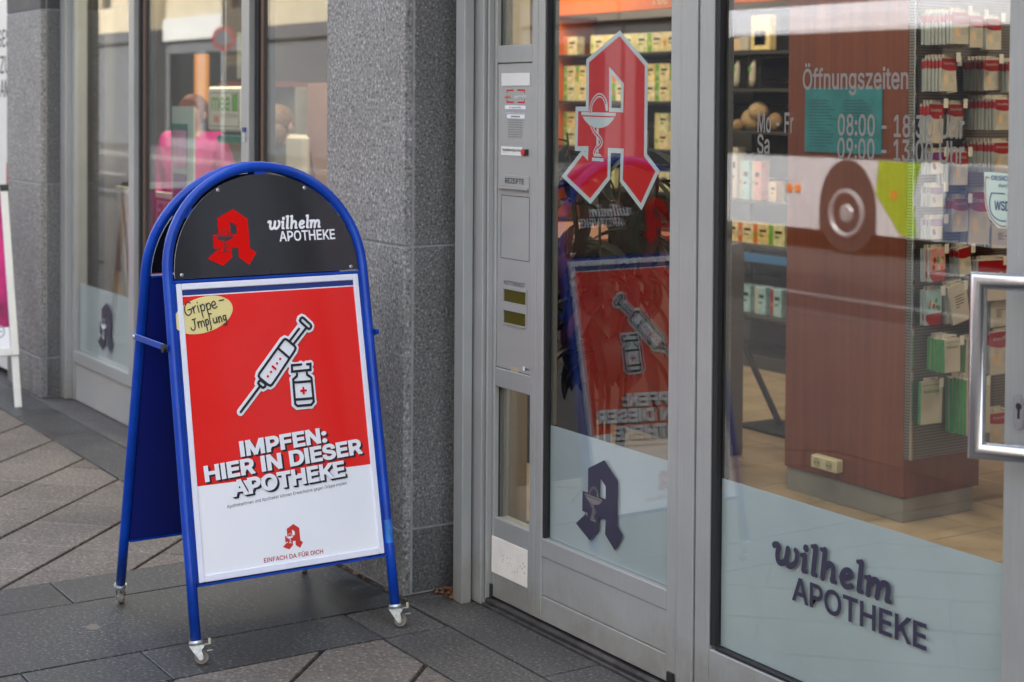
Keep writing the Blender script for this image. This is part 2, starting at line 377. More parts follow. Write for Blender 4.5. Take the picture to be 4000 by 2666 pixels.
# sans serif letter outlines: character, advance, loops
GLYPH_TEXT = '''
& 448 197 -7 165 -5 136 1 110 12 88 26 69 42 54 62 43 84 36 108 34 133 36 154 40 173 47 189 58 205 70 220 85 235 140 279 216 335 237 352 255 375 259 384 261 394 262 405 260 420 255 434 245 445 233 454 219 459 201 461 189 460 178 457 168 453 159 447 151 440 145 431 141 421 138 411 137 399 138 386 141 375 145 363 169 327 204 284 438 0 364 0 171 231 121 293 108 310 96 327 87 344 81 361 77 379 75 398 77 420 82 440 91 458 102 474 117 488 134 499 154 507 176 512 200 513 224 512 246 507 266 499 283 488 297 475 308 459 317 442 322 424 324 404 323 389 320 375 315 362 309 349 301 336 291 325 256 293 154 217 135 202 121 188 110 174 103 161 98 146 97 131 98 115 102 101 109 87 118 76 130 66 143 57 158 51 175 48 193 46 213 48 232 52 251 59 269 69 286 81 301 95 315 112 327 131 336 151 343 174 348 198 349 224 408 224 406 194 403 167 397 144 389 124 380 107 371 92 345 62 333 47 315 30 294 17 271 7 246 -1 221 -5
, 188 38 -119 68 71 137 71 84 -119
- 453 337 244 337 188 114 188 114 244
. 188 95 -4 83 -3 73 1 63 9 55 18 51 29 50 41 51 53 55 64 63 73 73 81 83 85 95 87 107 85 118 81 128 73 135 64 140 53 141 41 140 29 135 18 128 9 118 1 107 -3
0 453 227 -7 191 -3 158 7 130 24 105 48 85 77 69 113 57 155 50 202 48 254 50 306 57 353 69 395 85 431 106 461 130 484 159 502 191 512 227 516 262 512 295 502 323 484 348 461 368 431 384 395 396 353 403 306 405 254 403 202 396 155 384 113 368 77 348 48 323 24 295 7 263 -3|227 50 250 52 271 60 290 74 306 92 320 116 330 144 338 176 342 213 344 254 342 295 338 332 330 365 320 393 306 416 290 435 271 449 250 457 227 460 203 457 182 449 163 435 147 416 134 393 123 365 115 332 111 295 109 254 111 213 115 176 123 144 134 116 147 92 163 74 182 60 203 52
1 453 76 0 76 55 391 55 391 0|276 509 276 0 212 0 212 448 209 448 86 358 86 427 198 509
3 453 218 -7 188 -5 159 1 133 10 108 22 88 38 70 57 57 79 48 104 44 132 109 132 112 115 118 100 126 87 137 76 150 66 165 59 182 54 200 51 219 50 239 51 258 55 275 61 291 69 304 80 315 93 323 108 328 125 329 145 328 163 323 180 316 196 306 211 292 223 275 234 254 241 229 246 201 248 157 248 157 299 288 448 288 452 70 452 70 509 372 509 372 461 211 278 211 289 247 290 279 286 308 276 333 262 354 244 371 222 383 198 391 173 393 145 390 116 383 90 370 66 354 45 333 27 309 12 281 2 251 -5
4 453 40 105 40 158 247 509 311 509 109 166 109 163 413 163 413 105|282 0 282 121 282 146 282 318 343 318 343 0
5 453 221 -7 192 -5 165 1 140 11 118 25 99 41 83 60 71 82 63 105 60 130 122 130 125 115 130 102 138 89 148 78 160 68 173 60 188 54 204 51 221 50 241 51 259 56 276 64 291 75 304 89 314 104 322 122 326 141 328 162 326 183 321 203 314 221 303 237 290 251 275 262 257 270 238 275 218 277 201 276 184 273 167 268 152 262 139 255 128 246 67 253 96 509 366 509 366 452 151 452 134 301 136 301 148 311 162 318 178 325 194 330 212 333 229 334 252 332 274 328 294 321 313 311 330 299 345 285 358 269 370 251 379 231 386 210 390 187 391 163 388 132 381 102 369 76 352 52 332 32 309 15 282 3 253 -4
6 453 226 -7 196 -4 168 3 142 15 119 31 100 51 84 74 73 101 66 130 64 162 65 187 71 212 80 239 93 268 112 302 137 340 252 509 322 509 151 261 145 261 151 270 157 279 165 288 174 295 184 302 196 307 208 311 221 313 235 314 265 312 291 305 316 295 337 280 355 262 370 240 380 215 387 187 389 157 387 127 379 98 368 73 352 50 333 30 310 14 284 3 257 -4|226 48 245 50 263 55 279 63 293 73 304 86 314 101 322 119 326 137 327 157 326 178 322 196 314 213 304 228 293 241 279 251 263 259 245 264 226 265 207 264 190 259 174 252 160 241 148 229 138 214 131 197 126 179 125 158 126 138 131 119 138 102 148 86 160 73 174 63 190 55 207 50
7 453 97 0 323 448 323 452 62 452 62 509 391 509 391 449 165 0
8 453 226 -7 193 -5 163 1 136 11 111 25 91 42 74 62 62 84 54 109 52 135 53 156 58 176 65 195 75 212 87 228 101 241 117 252 134 260 153 265 153 267 129 276 109 289 93 308 80 330 73 354 70 380 73 405 79 429 90 450 106 469 124 485 146 498 170 508 197 514 226 516 255 514 282 508 306 498 328 485 346 469 361 450 373 429 379 405 382 380 379 354 372 330 359 308 343 289 323 276 300 267 300 265 319 260 335 252 351 241 365 228 377 212 387 195 395 176 399 156 401 135 398 109 391 84 378 62 362 42 341 25 317 11 289 1 259 -5|226 49 248 50 267 54 285 60 300 69 313 79 323 91 331 106 335 121 337 139 335 157 330 173 322 189 312 202 298 213 283 223 265 230 247 234 226 235 206 234 187 230 169 223 154 213 140 202 130 189 122 173 117 157 115 139 117 121 121 106 129 91 139 79 152 69 167 60 185 54 205 50|226 290 244 291 260 294 274 300 287 308 298 318 307 330 314 344 318 359 319 376 318 392 314 407 308 420 299 432 288 442 275 449 260 455 244 459 226 460 208 459 192 455 177 449 164 442 153 432 145 420 138 407 134 392 133 376 134 359 138 344 145 330 154 318 165 308 178 300 193 294 209 291
9 453 226 516 256 513 285 506 310 494 333 478 352 458 368 434 380 408 387 378 389 347 387 322 382 296 373 270 359 240 340 207 315 168 200 0 130 0 301 248 307 248 302 238 295 229 287 221 278 214 268 207 257 202 245 198 232 195 218 195 188 197 161 203 137 214 116 229 98 247 83 269 72 294 66 321 64 352 66 382 73 411 85 436 101 459 120 479 143 494 168 506 196 513|226 460 207 459 190 454 174 446 160 435 148 423 138 407 131 390 127 372 125 352 127 331 131 313 138 295 148 280 160 268 174 257 190 250 207 245 226 243 245 245 263 249 279 257 293 267 305 280 314 295 322 312 326 330 327 350 326 371 322 390 314 407 305 422 293 435 279 446 263 454 245 459
: 188 95 -4 83 -3 73 1 63 9 55 18 51 29 50 41 51 53 55 64 63 73 73 81 83 85 95 87 107 85 118 81 128 73 135 64 140 53 141 41 140 29 135 18 128 9 118 1 107 -3|95 271 83 272 73 277 63 284 55 294 51 304 50 316 51 328 55 339 63 349 73 356 83 360 95 362 107 360 118 356 128 349 135 339 140 328 141 316 140 304 135 294 128 284 118 277 107 272
A 480 16 0 201 509 276 509 463 0 395 0 287 302 264 372 232 478 245 478 213 371 191 302 85 0|110 142 110 199 370 199 370 142
B 457 60 0 60 509 241 509 274 507 304 501 329 491 350 477 367 461 381 442 390 421 396 398 398 374 397 353 393 336 387 320 378 307 368 295 356 286 343 278 329 272 315 267 315 262 331 260 347 254 363 245 378 234 391 220 402 203 411 184 416 161 418 136 416 111 410 88 400 67 386 48 368 31 344 18 317 8 284 2 247 0|125 57 245 57 281 60 309 67 330 80 344 96 353 115 355 137 354 153 350 169 342 184 333 197 320 209 306 218 289 225 269 229 248 231 125 231|125 285 238 285 256 287 273 290 288 296 302 304 314 314 323 326 330 340 335 355 336 372 333 393 326 412 313 429 294 442 270 449 240 452 125 452
C 510 267 -7 225 -3 186 7 150 25 119 49 92 79 70 115 53 157 44 203 40 254 44 305 53 352 70 393 92 429 119 459 150 484 186 501 225 512 267 516 293 514 317 511 340 504 362 496 383 485 402 471 419 456 435 438 448 418 459 397 467 373 473 348 408 348 404 365 397 380 389 395 380 407 369 418 357 428 344 437 330 444 315 449 300 453 284 455 267 456 237 453 209 445 184 432 161 414 141 391 125 364 113 332 106 295 103 254 106 213 113 177 125 145 141 117 161 94 184 76 210 63 237 56 267 53 284 54 300 56 315 60 330 65 344 72 357 81 369 90 380 102 389 114 397 128 404 144 408 160 473 160 467 135 459 112 448 91 435 71 420 53 402 38 383 24 363 13 341 5 317 -2 293 -6
D 503 219 0 96 0 96 57 215 57 254 60 288 68 318 81 343 99 363 122 379 149 390 181 397 216 399 255 397 294 390 329 379 361 364 388 344 410 320 428 291 441 258 449 221 452 93 452 93 509 225 509 273 505 315 495 353 478 385 455 412 426 433 391 449 351 458 306 462 255 458 205 449 159 433 119 411 83 384 54 351 31 312 14 268 3|125 509 125 0 60 0 60 509
E 419 60 0 60 509 372 509 372 452 125 452 125 286 355 286 355 229 125 229 125 57 375 57 375 0
F 410 60 0 60 509 369 509 369 452 125 452 125 278 346 278 346 221 125 221 125 0
G 521 269 -7 225 -3 185 7 149 25 118 49 91 79 69 116 53 157 43 203 40 254 43 305 53 352 69 393 91 429 117 459 149 484 184 501 223 512 265 516 291 514 316 510 340 504 363 494 384 483 403 469 421 453 436 436 449 416 460 395 468 373 474 349 408 349 402 365 395 379 387 393 378 406 368 417 356 427 344 436 330 443 315 448 300 453 283 455 265 456 236 453 209 445 183 432 160 414 141 392 125 364 113 332 106 295 103 254 106 213 113 177 125 145 141 117 161 95 184 76 210 63 238 56 269 53 296 55 322 61 345 71 365 85 382 102 396 123 407 147 413 173 415 202 434 199 283 199 283 256 478 256 478 200 475 160 466 124 451 91 431 62 406 38 377 19 344 5 308 -4
H 517 60 0 60 509 125 509 125 289 392 289 392 509 457 509 457 0 392 0 392 232 125 232 125 0
I 187 60 0 60 509 127 509 127 0
J 397 185 -7 143 -2 106 11 75 33 52 63 38 100 33 145 33 173 98 173 98 145 100 117 108 93 122 74 139 61 160 53 185 50 209 53 230 61 248 74 261 93 269 117 272 145 272 509 336 509 336 145 332 100 318 63 294 33 263 11 227 -2
K 467 104 145 104 216 139 261 174 303 212 344 364 509 448 509 231 276 228 276|60 0 60 509 125 509 125 334 124 225 125 193 125 0|372 0 188 259 228 309 449 0
L 393 60 0 60 509 125 509 125 57 361 57 361 0
M 629 60 0 60 509 152 509 277 187 287 159 299 123 311 84 322 49 307 49 318 83 330 121 342 158 352 187 476 509 568 509 568 0 504 0 504 291 504 327 505 369 506 413 507 457 513 457 498 409 482 363 467 322 456 291 342 0 286 0 170 291 159 321 145 361 129 408 112 457 119 457 120 416 121 372 122 328 122 291 122 0
N 524 60 0 60 509 136 509 343 183 363 151 388 107 414 55 405 54 401 108 399 157 399 195 399 509 463 509 463 0 387 0 202 290 177 331 148 381 108 452 119 454 122 384 124 328 125 291 125 0
O 534 267 -7 225 -3 186 7 150 25 119 49 92 79 70 115 53 157 44 203 40 254 44 305 53 352 70 393 92 429 119 459 150 484 186 501 225 512 267 516 309 512 348 501 384 484 415 459 442 429 464 393 480 352 490 305 493 254 490 203 480 157 464 115 442 79 415 49 384 25 348 7 309 -3|267 53 296 55 324 63 349 76 372 94 392 116 408 144 420 176 428 213 430 254 428 295 420 332 408 365 392 392 372 415 349 433 324 446 296 453 267 456 237 453 210 445 184 433 161 415 142 392 125 364 113 332 106 295 103 254 106 213 113 176 125 144 142 117 161 94 184 76 210 63 237 55
P 445 60 0 60 509 235 509 272 506 305 499 332 487 356 471 375 452 390 430 400 404 407 377 409 348 407 318 400 291 390 265 375 243 356 223 332 207 305 195 272 188 235 186 109 186 109 242 233 242 257 244 279 248 297 256 312 266 324 279 333 294 339 310 343 328 344 348 343 367 339 385 333 402 324 416 312 428 297 439 279 446 257 451 232 452 125 452 125 0
R 449 60 0 60 509 236 509 273 506 305 500 333 489 356 473 376 455 390 433 401 408 407 381 409 352 407 323 401 296 390 271 376 250 356 232 333 217 305 206 273 200 236 198 96 198 96 255 234 255 258 256 280 260 298 267 313 276 325 287 334 300 340 316 344 333 345 352 344 371 340 389 334 405 325 419 313 430 298 440 279 446 258 451 233 452 125 452 125 0|353 0 230 229 303 229 428 0
S 447 224 -9 188 -7 156 -1 128 9 102 23 81 40 64 60 51 83 42 109 38 137 104 137 108 118 114 102 123 88 136 76 150 66 166 59 185 53 204 50 224 49 246 50 267 54 286 60 303 69 317 79 329 92 338 106 344 122 346 139 344 154 340 168 332 179 322 189 310 197 296 205 245 222 184 239 145 253 112 269 86 289 67 313 56 341 52 372 54 400 62 425 75 448 92 468 113 484 138 498 165 508 195 514 227 516 259 514 289 508 316 498 340 484 360 468 377 449 390 427 398 403 401 378 337 378 332 402 320 421 302 437 280 449 254 456 225 459 204 457 185 454 167 448 152 440 139 430 129 418 121 405 117 391 115 376 117 359 122 345 131 334 142 324 155 315 169 308 212 293 264 279 312 264 328 256 344 248 359 238 372 226 384 213 395 198 402 180 407 161 408 139 406 112 399 87 386 64 370 43 349 25 323 11 294 0 261 -7
T 449 32 452 32 509 417 509 417 452 257 452 257 0 193 0 193 452
U 518 259 -8 220 -6 186 2 154 15 126 33 103 55 85 80 71 108 63 140 60 173 60 509 124 509 124 178 126 155 132 133 141 113 153 95 169 80 187 68 208 59 232 53 259 52 285 53 309 59 331 68 349 80 364 95 377 113 385 133 391 155 393 178 393 509 457 509 457 173 454 140 446 108 433 80 414 55 391 33 363 15 332 2 297 -6
V 480 204 0 16 509 84 509 192 206 215 137 248 31 235 31 267 138 290 206 395 509 463 509 278 0
W 687 155 0 16 509 82 509 163 196 175 145 187 94 197 40 189 40 200 94 211 145 224 196 306 509 380 509 462 196 474 145 486 94 497 40 488 40 499 94 510 145 523 196 603 509 670 509 530 0 455 0 368 323 351 391 336 475 350 475 335 395 318 323 230 0
Z 439 42 0 42 46 273 385 306 431 341 476 348 454 285 452 223 452 40 452 40 509 397 509 397 462 169 129 134 81 97 33 90 54 152 57 214 57 399 57 399 0
a 390 160 -9 137 -7 115 -3 94 5 76 15 60 29 48 45 38 63 32 84 30 108 32 128 36 146 43 161 53 174 64 184 78 193 92 200 108 206 125 211 178 220 234 227 247 229 257 231 265 235 271 240 274 246 276 255 276 257 275 272 272 285 267 297 260 307 251 315 240 322 227 327 212 330 196 331 178 330 163 327 149 322 137 316 127 309 118 301 110 292 104 283 100 274 41 291 51 313 64 331 79 346 95 358 114 368 133 375 153 380 173 383 194 384 239 379 255 375 271 369 286 360 300 350 312 336 322 320 330 301 335 278 337 251 337 0 277 0 277 52 272 52 252 25 242 16 229 8 215 1 199 -4 181 -7|170 45 192 47 211 51 228 59 242 68 254 80 263 93 270 108 274 122 276 138 276 190 259 182 231 176 200 171 175 168 134 159 122 153 112 147 103 139 97 130 93 118 92 105 93 93 96 82 102 72 109 64 119 57 130 52 142 48 156 46
c 396 207 -8 174 -5 144 3 117 16 93 35 72 58 56 85 44 116 37 150 34 187 37 225 44 260 56 291 72 318 93 341 117 360 144 374 174 382 207 384 226 384 243 381 260 377 276 371 291 364 305 356 318 346 330 335 340 322 349 308 356 293 362 277 303 262 290 289 270 311 242 325 207 330 184 328 163 321 145 310 130 296 118 278 108 258 102 236 98 212 96 187 98 163 102 139 108 117 118 97 130 80 145 66 163 55 184 49 207 46 243 52 271 66 292 89 304 117 363 102 357 86 350 70 341 56 331 43 319 32 306 21 292 12 277 5 261 -1 244 -5 226 -7
d 425 195 -8 165 -6 137 3 111 16 89 34 70 57 55 84 43 116 36 151 34 189 36 227 43 261 55 293 70 320 89 342 112 361 137 374 165 382 196 384 218 383 237 379 253 373 267 364 278 355 287 346 306 319 311 319 311 509 372 509 372 0 313 0 313 59 307 59 287 31 277 21 266 12 252 4 236 -3 217 -7|205 47 226 49 246 55 263 65 278 78 290 95 299 115 306 138 310 162 312 189 310 216 306 241 300 263 290 282 278 299 263 312 246 322 227 328 205 330 182 328 162 322 145 311 130 298 118 281 108 261 102 239 98 215 96 189 98 163 102 139 109 117 118 97 130 80 145 66 162 55 182 49
e 404 212 -8 177 -5 145 3 117 16 92 35 72 58 56 85 44 116 37 150 34 187 36 224 44 258 55 290 71 317 91 340 115 359 142 373 172 382 205 384 226 383 246 380 266 374 285 366 303 355 319 341 334 324 347 305 357 282 365 256 370 227 371 194 371 169 75 169 75 221 338 221 310 202 308 226 304 248 298 269 288 286 277 301 263 314 246 323 227 328 205 330 183 328 164 323 146 313 131 301 119 286 109 270 102 251 97 231 96 211 96 178 98 151 102 127 110 106 121 88 135 73 151 61 169 53 190 48 212 46 227 47 241 49 254 53 265 58 276 65 285 73 294 82 300 93 306 105 365 91 358 72 348 55 335 39 320 26 302 14 283 4 261 -3 237 -7
f 254 228 379 228 327 6 327 6 379|81 0 81 432 82 452 87 470 96 486 107 499 120 510 135 519 152 525 169 529 187 530 222 527 243 521 227 468 215 472 195 474 178 472 164 468 154 460 147 449 143 435 142 419 142 0
g 425 207 -151 180 -149 156 -146 134 -140 114 -132 97 -122 82 -110 70 -97 59 -84 51 -69 101 -41 122 -66 131 -74 142 -82 154 -88 169 -93 187 -96 207 -97 236 -95 261 -87 282 -75 298 -58 308 -34 311 -6 311 68 306 68 287 41 277 32 266 23 252 16 236 10 217 6 195 5 165 7 138 14 113 27 90 43 71 65 55 90 43 120 36 154 34 191 36 229 43 263 55 293 71 320 90 342 112 361 138 374 166 382 196 384 218 383 237 379 253 373 267 365 279 356 288 346 308 319 313 319 313 379 372 379 372 -9 370 -40 363 -67 350 -90 334 -109 314 -124 291 -136 265 -144 237 -149|205 59 227 61 246 66 264 75 278 87 290 103 300 121 307 142 311 166 312 193 311 219 307 242 300 264 291 283 279 299 264 312 247 322 227 328 205 330 182 328 163 322 145 312 130 298 118 282 109 262 102 241 98 218 96 193 98 167 102 144 109 123 118 104 131 88 145 76 163 66 183 61
h 410 114 227 114 0 53 0 53 509 114 509 114 287 102 287 116 319 132 344 152 362 175 374 200 382 227 384 252 383 275 377 295 369 313 356 328 340 341 321 350 298 355 271 357 240 357 0 296 0 296 235 293 263 286 286 273 304 256 318 235 326 210 329 192 328 176 324 161 317 147 308 136 297 126 283 119 266 115 248
i 167 53 0 53 379 114 379 114 0|84 443 73 444 63 448 54 455 47 463 43 472 41 483 43 494 47 504 54 512 63 518 73 522 84 524 95 522 105 518 114 512 121 504 125 494 126 483 125 472 121 463 114 455 105 448 95 444
k 381 110 137 110 212 121 212 284 379 360 379 184 199 177 199|53 0 53 509 114 509 114 0|294 0 148 186 191 229 372 0
l 180 58 0 58 530 122 530 122 0
m 610 53 0 53 379 112 379 112 295 108 295 114 314 122 331 132 346 144 358 158 368 172 376 187 382 203 385 219 386 245 383 268 375 287 361 303 342 314 320 321 295 312 295 318 312 326 329 337 343 350 356 364 366 381 375 398 381 417 385 437 386 458 385 478 380 497 372 514 361 529 346 541 328 550 307 555 283 557 255 557 0 496 0 496 254 493 279 485 298 473 313 456 323 438 329 419 330 402 329 387 326 374 320 363 312 353 302 345 290 340 277 336 263 335 247 335 0 274 0 274 260 272 280 265 297 253 311 238 322 220 328 199 330 185 329 171 326 158 320 145 312 135 302 126 289 119 274 115 257 114 238 114 0
n 410 114 227 114 0 53 0 53 379 112 379 112 287 102 287 116 319 132 344 152 362 175 374 200 382 227 384 252 383 275 377 295 369 313 356 328 340 341 321 350 298 355 271 357 240 357 0 296 0 296 235 293 263 286 286 273 304 256 318 235 326 210 329 192 328 176 324 161 317 147 308 136 297 126 283 119 266 115 248
o 416 207 -8 174 -5 144 3 117 16 93 35 72 58 56 85 44 116 37 150 34 187 37 225 44 260 56 291 72 318 93 341 117 360 144 374 174 382 207 384 241 382 271 374 299 360 323 341 343 318 359 291 371 260 379 225 381 187 379 150 371 116 359 85 343 58 323 35 299 16 271 3 241 -5|207 46 231 49 252 55 270 66 285 80 298 97 307 117 314 139 318 163 319 187 318 212 314 236 307 258 298 278 285 296 270 310 252 321 231 328 207 330 184 328 163 321 145 310 130 296 118 278 108 258 102 236 98 212 96 187 98 163 102 139 108 117 118 97 130 80 145 66 163 55 184 49
p 425 53 -143 53 379 112 379 112 319 118 319 137 346 147 355 158 364 171 373 188 379 207 383 229 384 259 382 287 374 313 361 335 342 354 320 370 293 381 261 388 227 390 189 388 151 381 116 370 84 355 57 336 34 313 16 288 3 260 -6 229 -8 208 -7 189 -3 173 4 159 12 147 21 138 31 118 59 114 59 114 -143|220 47 242 49 262 55 279 66 294 80 306 97 316 117 323 139 327 163 328 189 327 215 323 239 316 261 307 281 295 298 280 311 262 322 243 328 220 330 198 328 178 322 161 312 147 299 134 282 125 263 118 241 114 216 113 189 114 162 118 138 125 115 135 95 147 78 162 65 179 55 198 49
r 260 53 0 53 379 112 379 112 321 115 321 124 339 137 354 152 367 171 377 191 383 213 385 229 384 243 384 243 322 230 324 207 326 190 324 174 321 159 315 146 306 135 296 126 284 119 269 115 254 114 237 114 0
s 365 182 -8 157 -7 133 -3 112 3 93 12 76 24 62 38 50 54 41 73 36 94 94 107 101 87 111 72 124 60 141 52 160 47 181 45 206 47 227 53 244 62 258 74 265 88 268 103 266 115 262 126 254 136 243 144 229 150 212 155 149 170 118 180 92 192 72 208 58 227 50 249 47 274 49 295 55 314 65 332 79 347 95 360 115 370 137 378 161 383 187 384 212 383 234 379 254 372 271 363 286 352 299 339 309 324 318 308 324 290 268 277 262 291 254 304 243 316 228 325 210 331 187 333 166 331 147 326 131 317 119 305 111 292 109 277 110 264 115 253 124 243 136 235 152 229 172 223 229 209 261 200 287 187 306 171 320 153 328 131 331 107 329 85 323 65 312 47 298 31 281 18 260 6 236 -2 210 -7
t 228 204 379 204 327 6 327 6 379|65 471 126 471 126 98 127 83 130 70 136 61 144 55 156 51 170 50 185 51 202 54 213 2 192 -3 168 -4 138 -1 113 7 92 21 77 41 68 64 65 93
u 410 182 -5 158 -3 135 2 115 11 97 23 82 39 69 59 60 82 54 109 53 139 53 379 114 379 114 144 116 117 124 94 137 75 154 61 175 53 200 50 218 51 234 55 249 62 263 71 274 83 283 97 290 113 295 132 296 153 296 379 357 379 357 0 298 0 298 92 307 92 294 60 277 35 257 17 234 5 209 -3
w 567 138 0 23 379 87 379 133 214 154 137 175 41 165 41 186 135 206 214 252 379 316 379 362 214 382 136 402 41 391 41 413 135 434 214 480 379 545 379 429 0 368 0 319 172 305 225 291 280 277 338 291 338 277 280 263 225 248 172 199 0
x 379 21 0 171 218 171 171 29 379 100 379 147 306 179 253 207 206 175 206 202 253 233 306 282 379 352 379 209 169 209 214 358 0 287 0 231 85 200 136 173 182 205 182 178 136 148 85 91 0
z 381 42 0 42 46 254 320 254 323 48 323 48 379 333 379 333 331 126 60 126 56 339 56 339 0
Ö 534 267 -7 225 -3 186 7 150 25 119 49 92 79 70 115 53 157 44 203 40 254 44 305 53 352 70 393 92 429 119 459 150 484 186 501 225 512 267 516 309 512 348 501 384 484 415 459 442 429 464 393 480 352 490 305 493 254 490 203 480 157 464 115 442 79 415 49 384 25 348 7 309 -3|267 53 296 55 324 63 349 76 372 94 392 116 408 144 420 176 428 213 430 254 428 295 420 332 408 365 392 392 372 415 349 433 324 446 296 453 267 456 237 453 210 445 184 433 161 415 142 392 125 364 113 332 106 295 103 254 106 213 113 176 125 144 142 117 161 94 184 76 210 63 237 55|339 572 328 574 319 577 310 584 304 592 300 602 298 612 300 623 304 633 310 641 319 648 328 651 339 653 350 651 359 648 368 641 374 633 378 623 379 612 378 602 374 592 368 584 359 577 350 574|195 572 185 574 175 577 167 584 160 592 156 602 155 612 156 623 160 633 167 641 175 648 185 651 195 653 206 651 215 648 224 641 230 633 234 623 236 612 234 602 230 592 224 584 215 577 206 574
Ü 518 259 -8 220 -6 186 2 154 15 126 33 103 55 85 80 71 108 63 140 60 173 60 509 124 509 124 178 126 155 132 133 141 113 153 95 169 80 187 68 208 59 232 53 259 52 285 53 309 59 331 68 349 80 364 95 377 113 385 133 391 155 393 178 393 509 457 509 457 173 454 140 446 108 433 80 414 55 391 33 363 15 332 2 297 -6|331 572 320 574 311 577 302 584 296 592 292 602 290 612 292 623 296 633 302 641 311 648 320 651 331 653 341 651 351 648 359 641 366 633 370 623 371 612 370 602 366 592 359 584 351 577 341 574|187 572 176 574 167 577 158 584 152 592 148 602 146 612 148 623 152 633 158 641 167 648 176 651 187 653 198 651 207 648 216 641 222 633 226 623 227 612 226 602 222 592 216 584 207 577 198 574
ß 442 122 362 122 0 60 0 60 362 64 409 77 447 99 477 127 498 160 511 197 516 218 514 240 510 260 503 280 493 297 479 312 463 323 443 330 420 332 393 331 377 329 363 325 351 309 322 292 299 289 291 286 282 285 272 287 261 291 250 297 241 327 215 362 188 373 177 383 165 391 152 398 137 402 120 403 100 401 79 396 59 386 42 374 27 358 15 340 6 319 -1 295 -5 269 -7 247 -6 227 -3 207 1 190 7 175 14 164 20 187 74 217 58 231 54 247 51 265 50 287 51 306 56 321 64 333 75 339 88 342 104 340 117 336 129 330 139 300 167 264 194 253 204 243 215 235 227 228 240 224 255 223 272 223 285 226 297 230 306 247 329 264 353 269 363 271 374 272 388 269 410 262 428 250 442 234 451 217 457 197 459 174 456 156 448 141 435 130 417 124 393
ö 416 207 -8 174 -5 144 3 117 16 93 35 72 58 56 85 44 116 37 150 34 187 37 225 44 260 56 291 72 318 93 341 117 360 144 374 174 382 207 384 241 382 271 374 299 360 323 341 343 318 359 291 371 260 379 225 381 187 379 150 371 116 359 85 343 58 323 35 299 16 271 3 241 -5|207 46 231 49 252 55 270 66 285 80 298 97 307 117 314 139 318 163 319 187 318 212 314 236 307 258 298 278 285 296 270 310 252 321 231 328 207 330 184 328 163 321 145 310 130 296 118 278 108 258 102 236 98 212 96 187 98 163 102 139 108 117 118 97 130 80 145 66 163 55 184 49|279 443 269 444 259 448 251 455 244 463 240 472 239 483 240 494 244 503 251 512 259 518 269 522 279 523 290 522 299 518 308 512 314 503 318 494 320 483 318 472 314 463 308 455 299 448 290 444|136 443 125 444 115 448 107 455 100 463 96 472 95 483 96 494 100 503 107 512 115 518 125 522 136 523 146 522 156 518 164 512 171 503 175 494 176 483 175 472 171 463 164 455 156 448 146 444
'''
# flat print: 2D shapes carried onto a surface by a map (a, b, offset) -> point
def curve2d(loops):
    c = bpy.data.curves.new('outline', 'CURVE'); c.dimensions = '2D'; c.fill_mode = 'BOTH'
    for L in loops:
        s = c.splines.new('POLY'); s.points.add(len(L)-1)
        for p, (x, y) in zip(s.points, L): p.co = (x, y, 0, 1)
        s.use_cyclic_u = True
    return c
def from_curve(c):
    o = bpy.data.objects.new('tmp_outline', c); me = o.to_mesh()
    v = [(p.co.x, p.co.y) for p in me.vertices]; f = [tuple(p.vertices) for p in me.polygons]
    o.to_mesh_clear(); bpy.data.objects.remove(o); bpy.data.curves.remove(c)
    return v, f
def poly2d(*loops): return from_curve(curve2d(loops))
GLYPHS = {}
for _l in GLYPH_TEXT.strip().split('\n'):
    _c, _a, _r = _l[0], *_l[2:].split(' ', 1)
    GLYPHS[_c] = (int(_a), [[(int(q[i])/1000, int(q[i+1])/1000) for i in range(0, len(q), 2)] for q in (t.split() for t in _r.split('|'))])
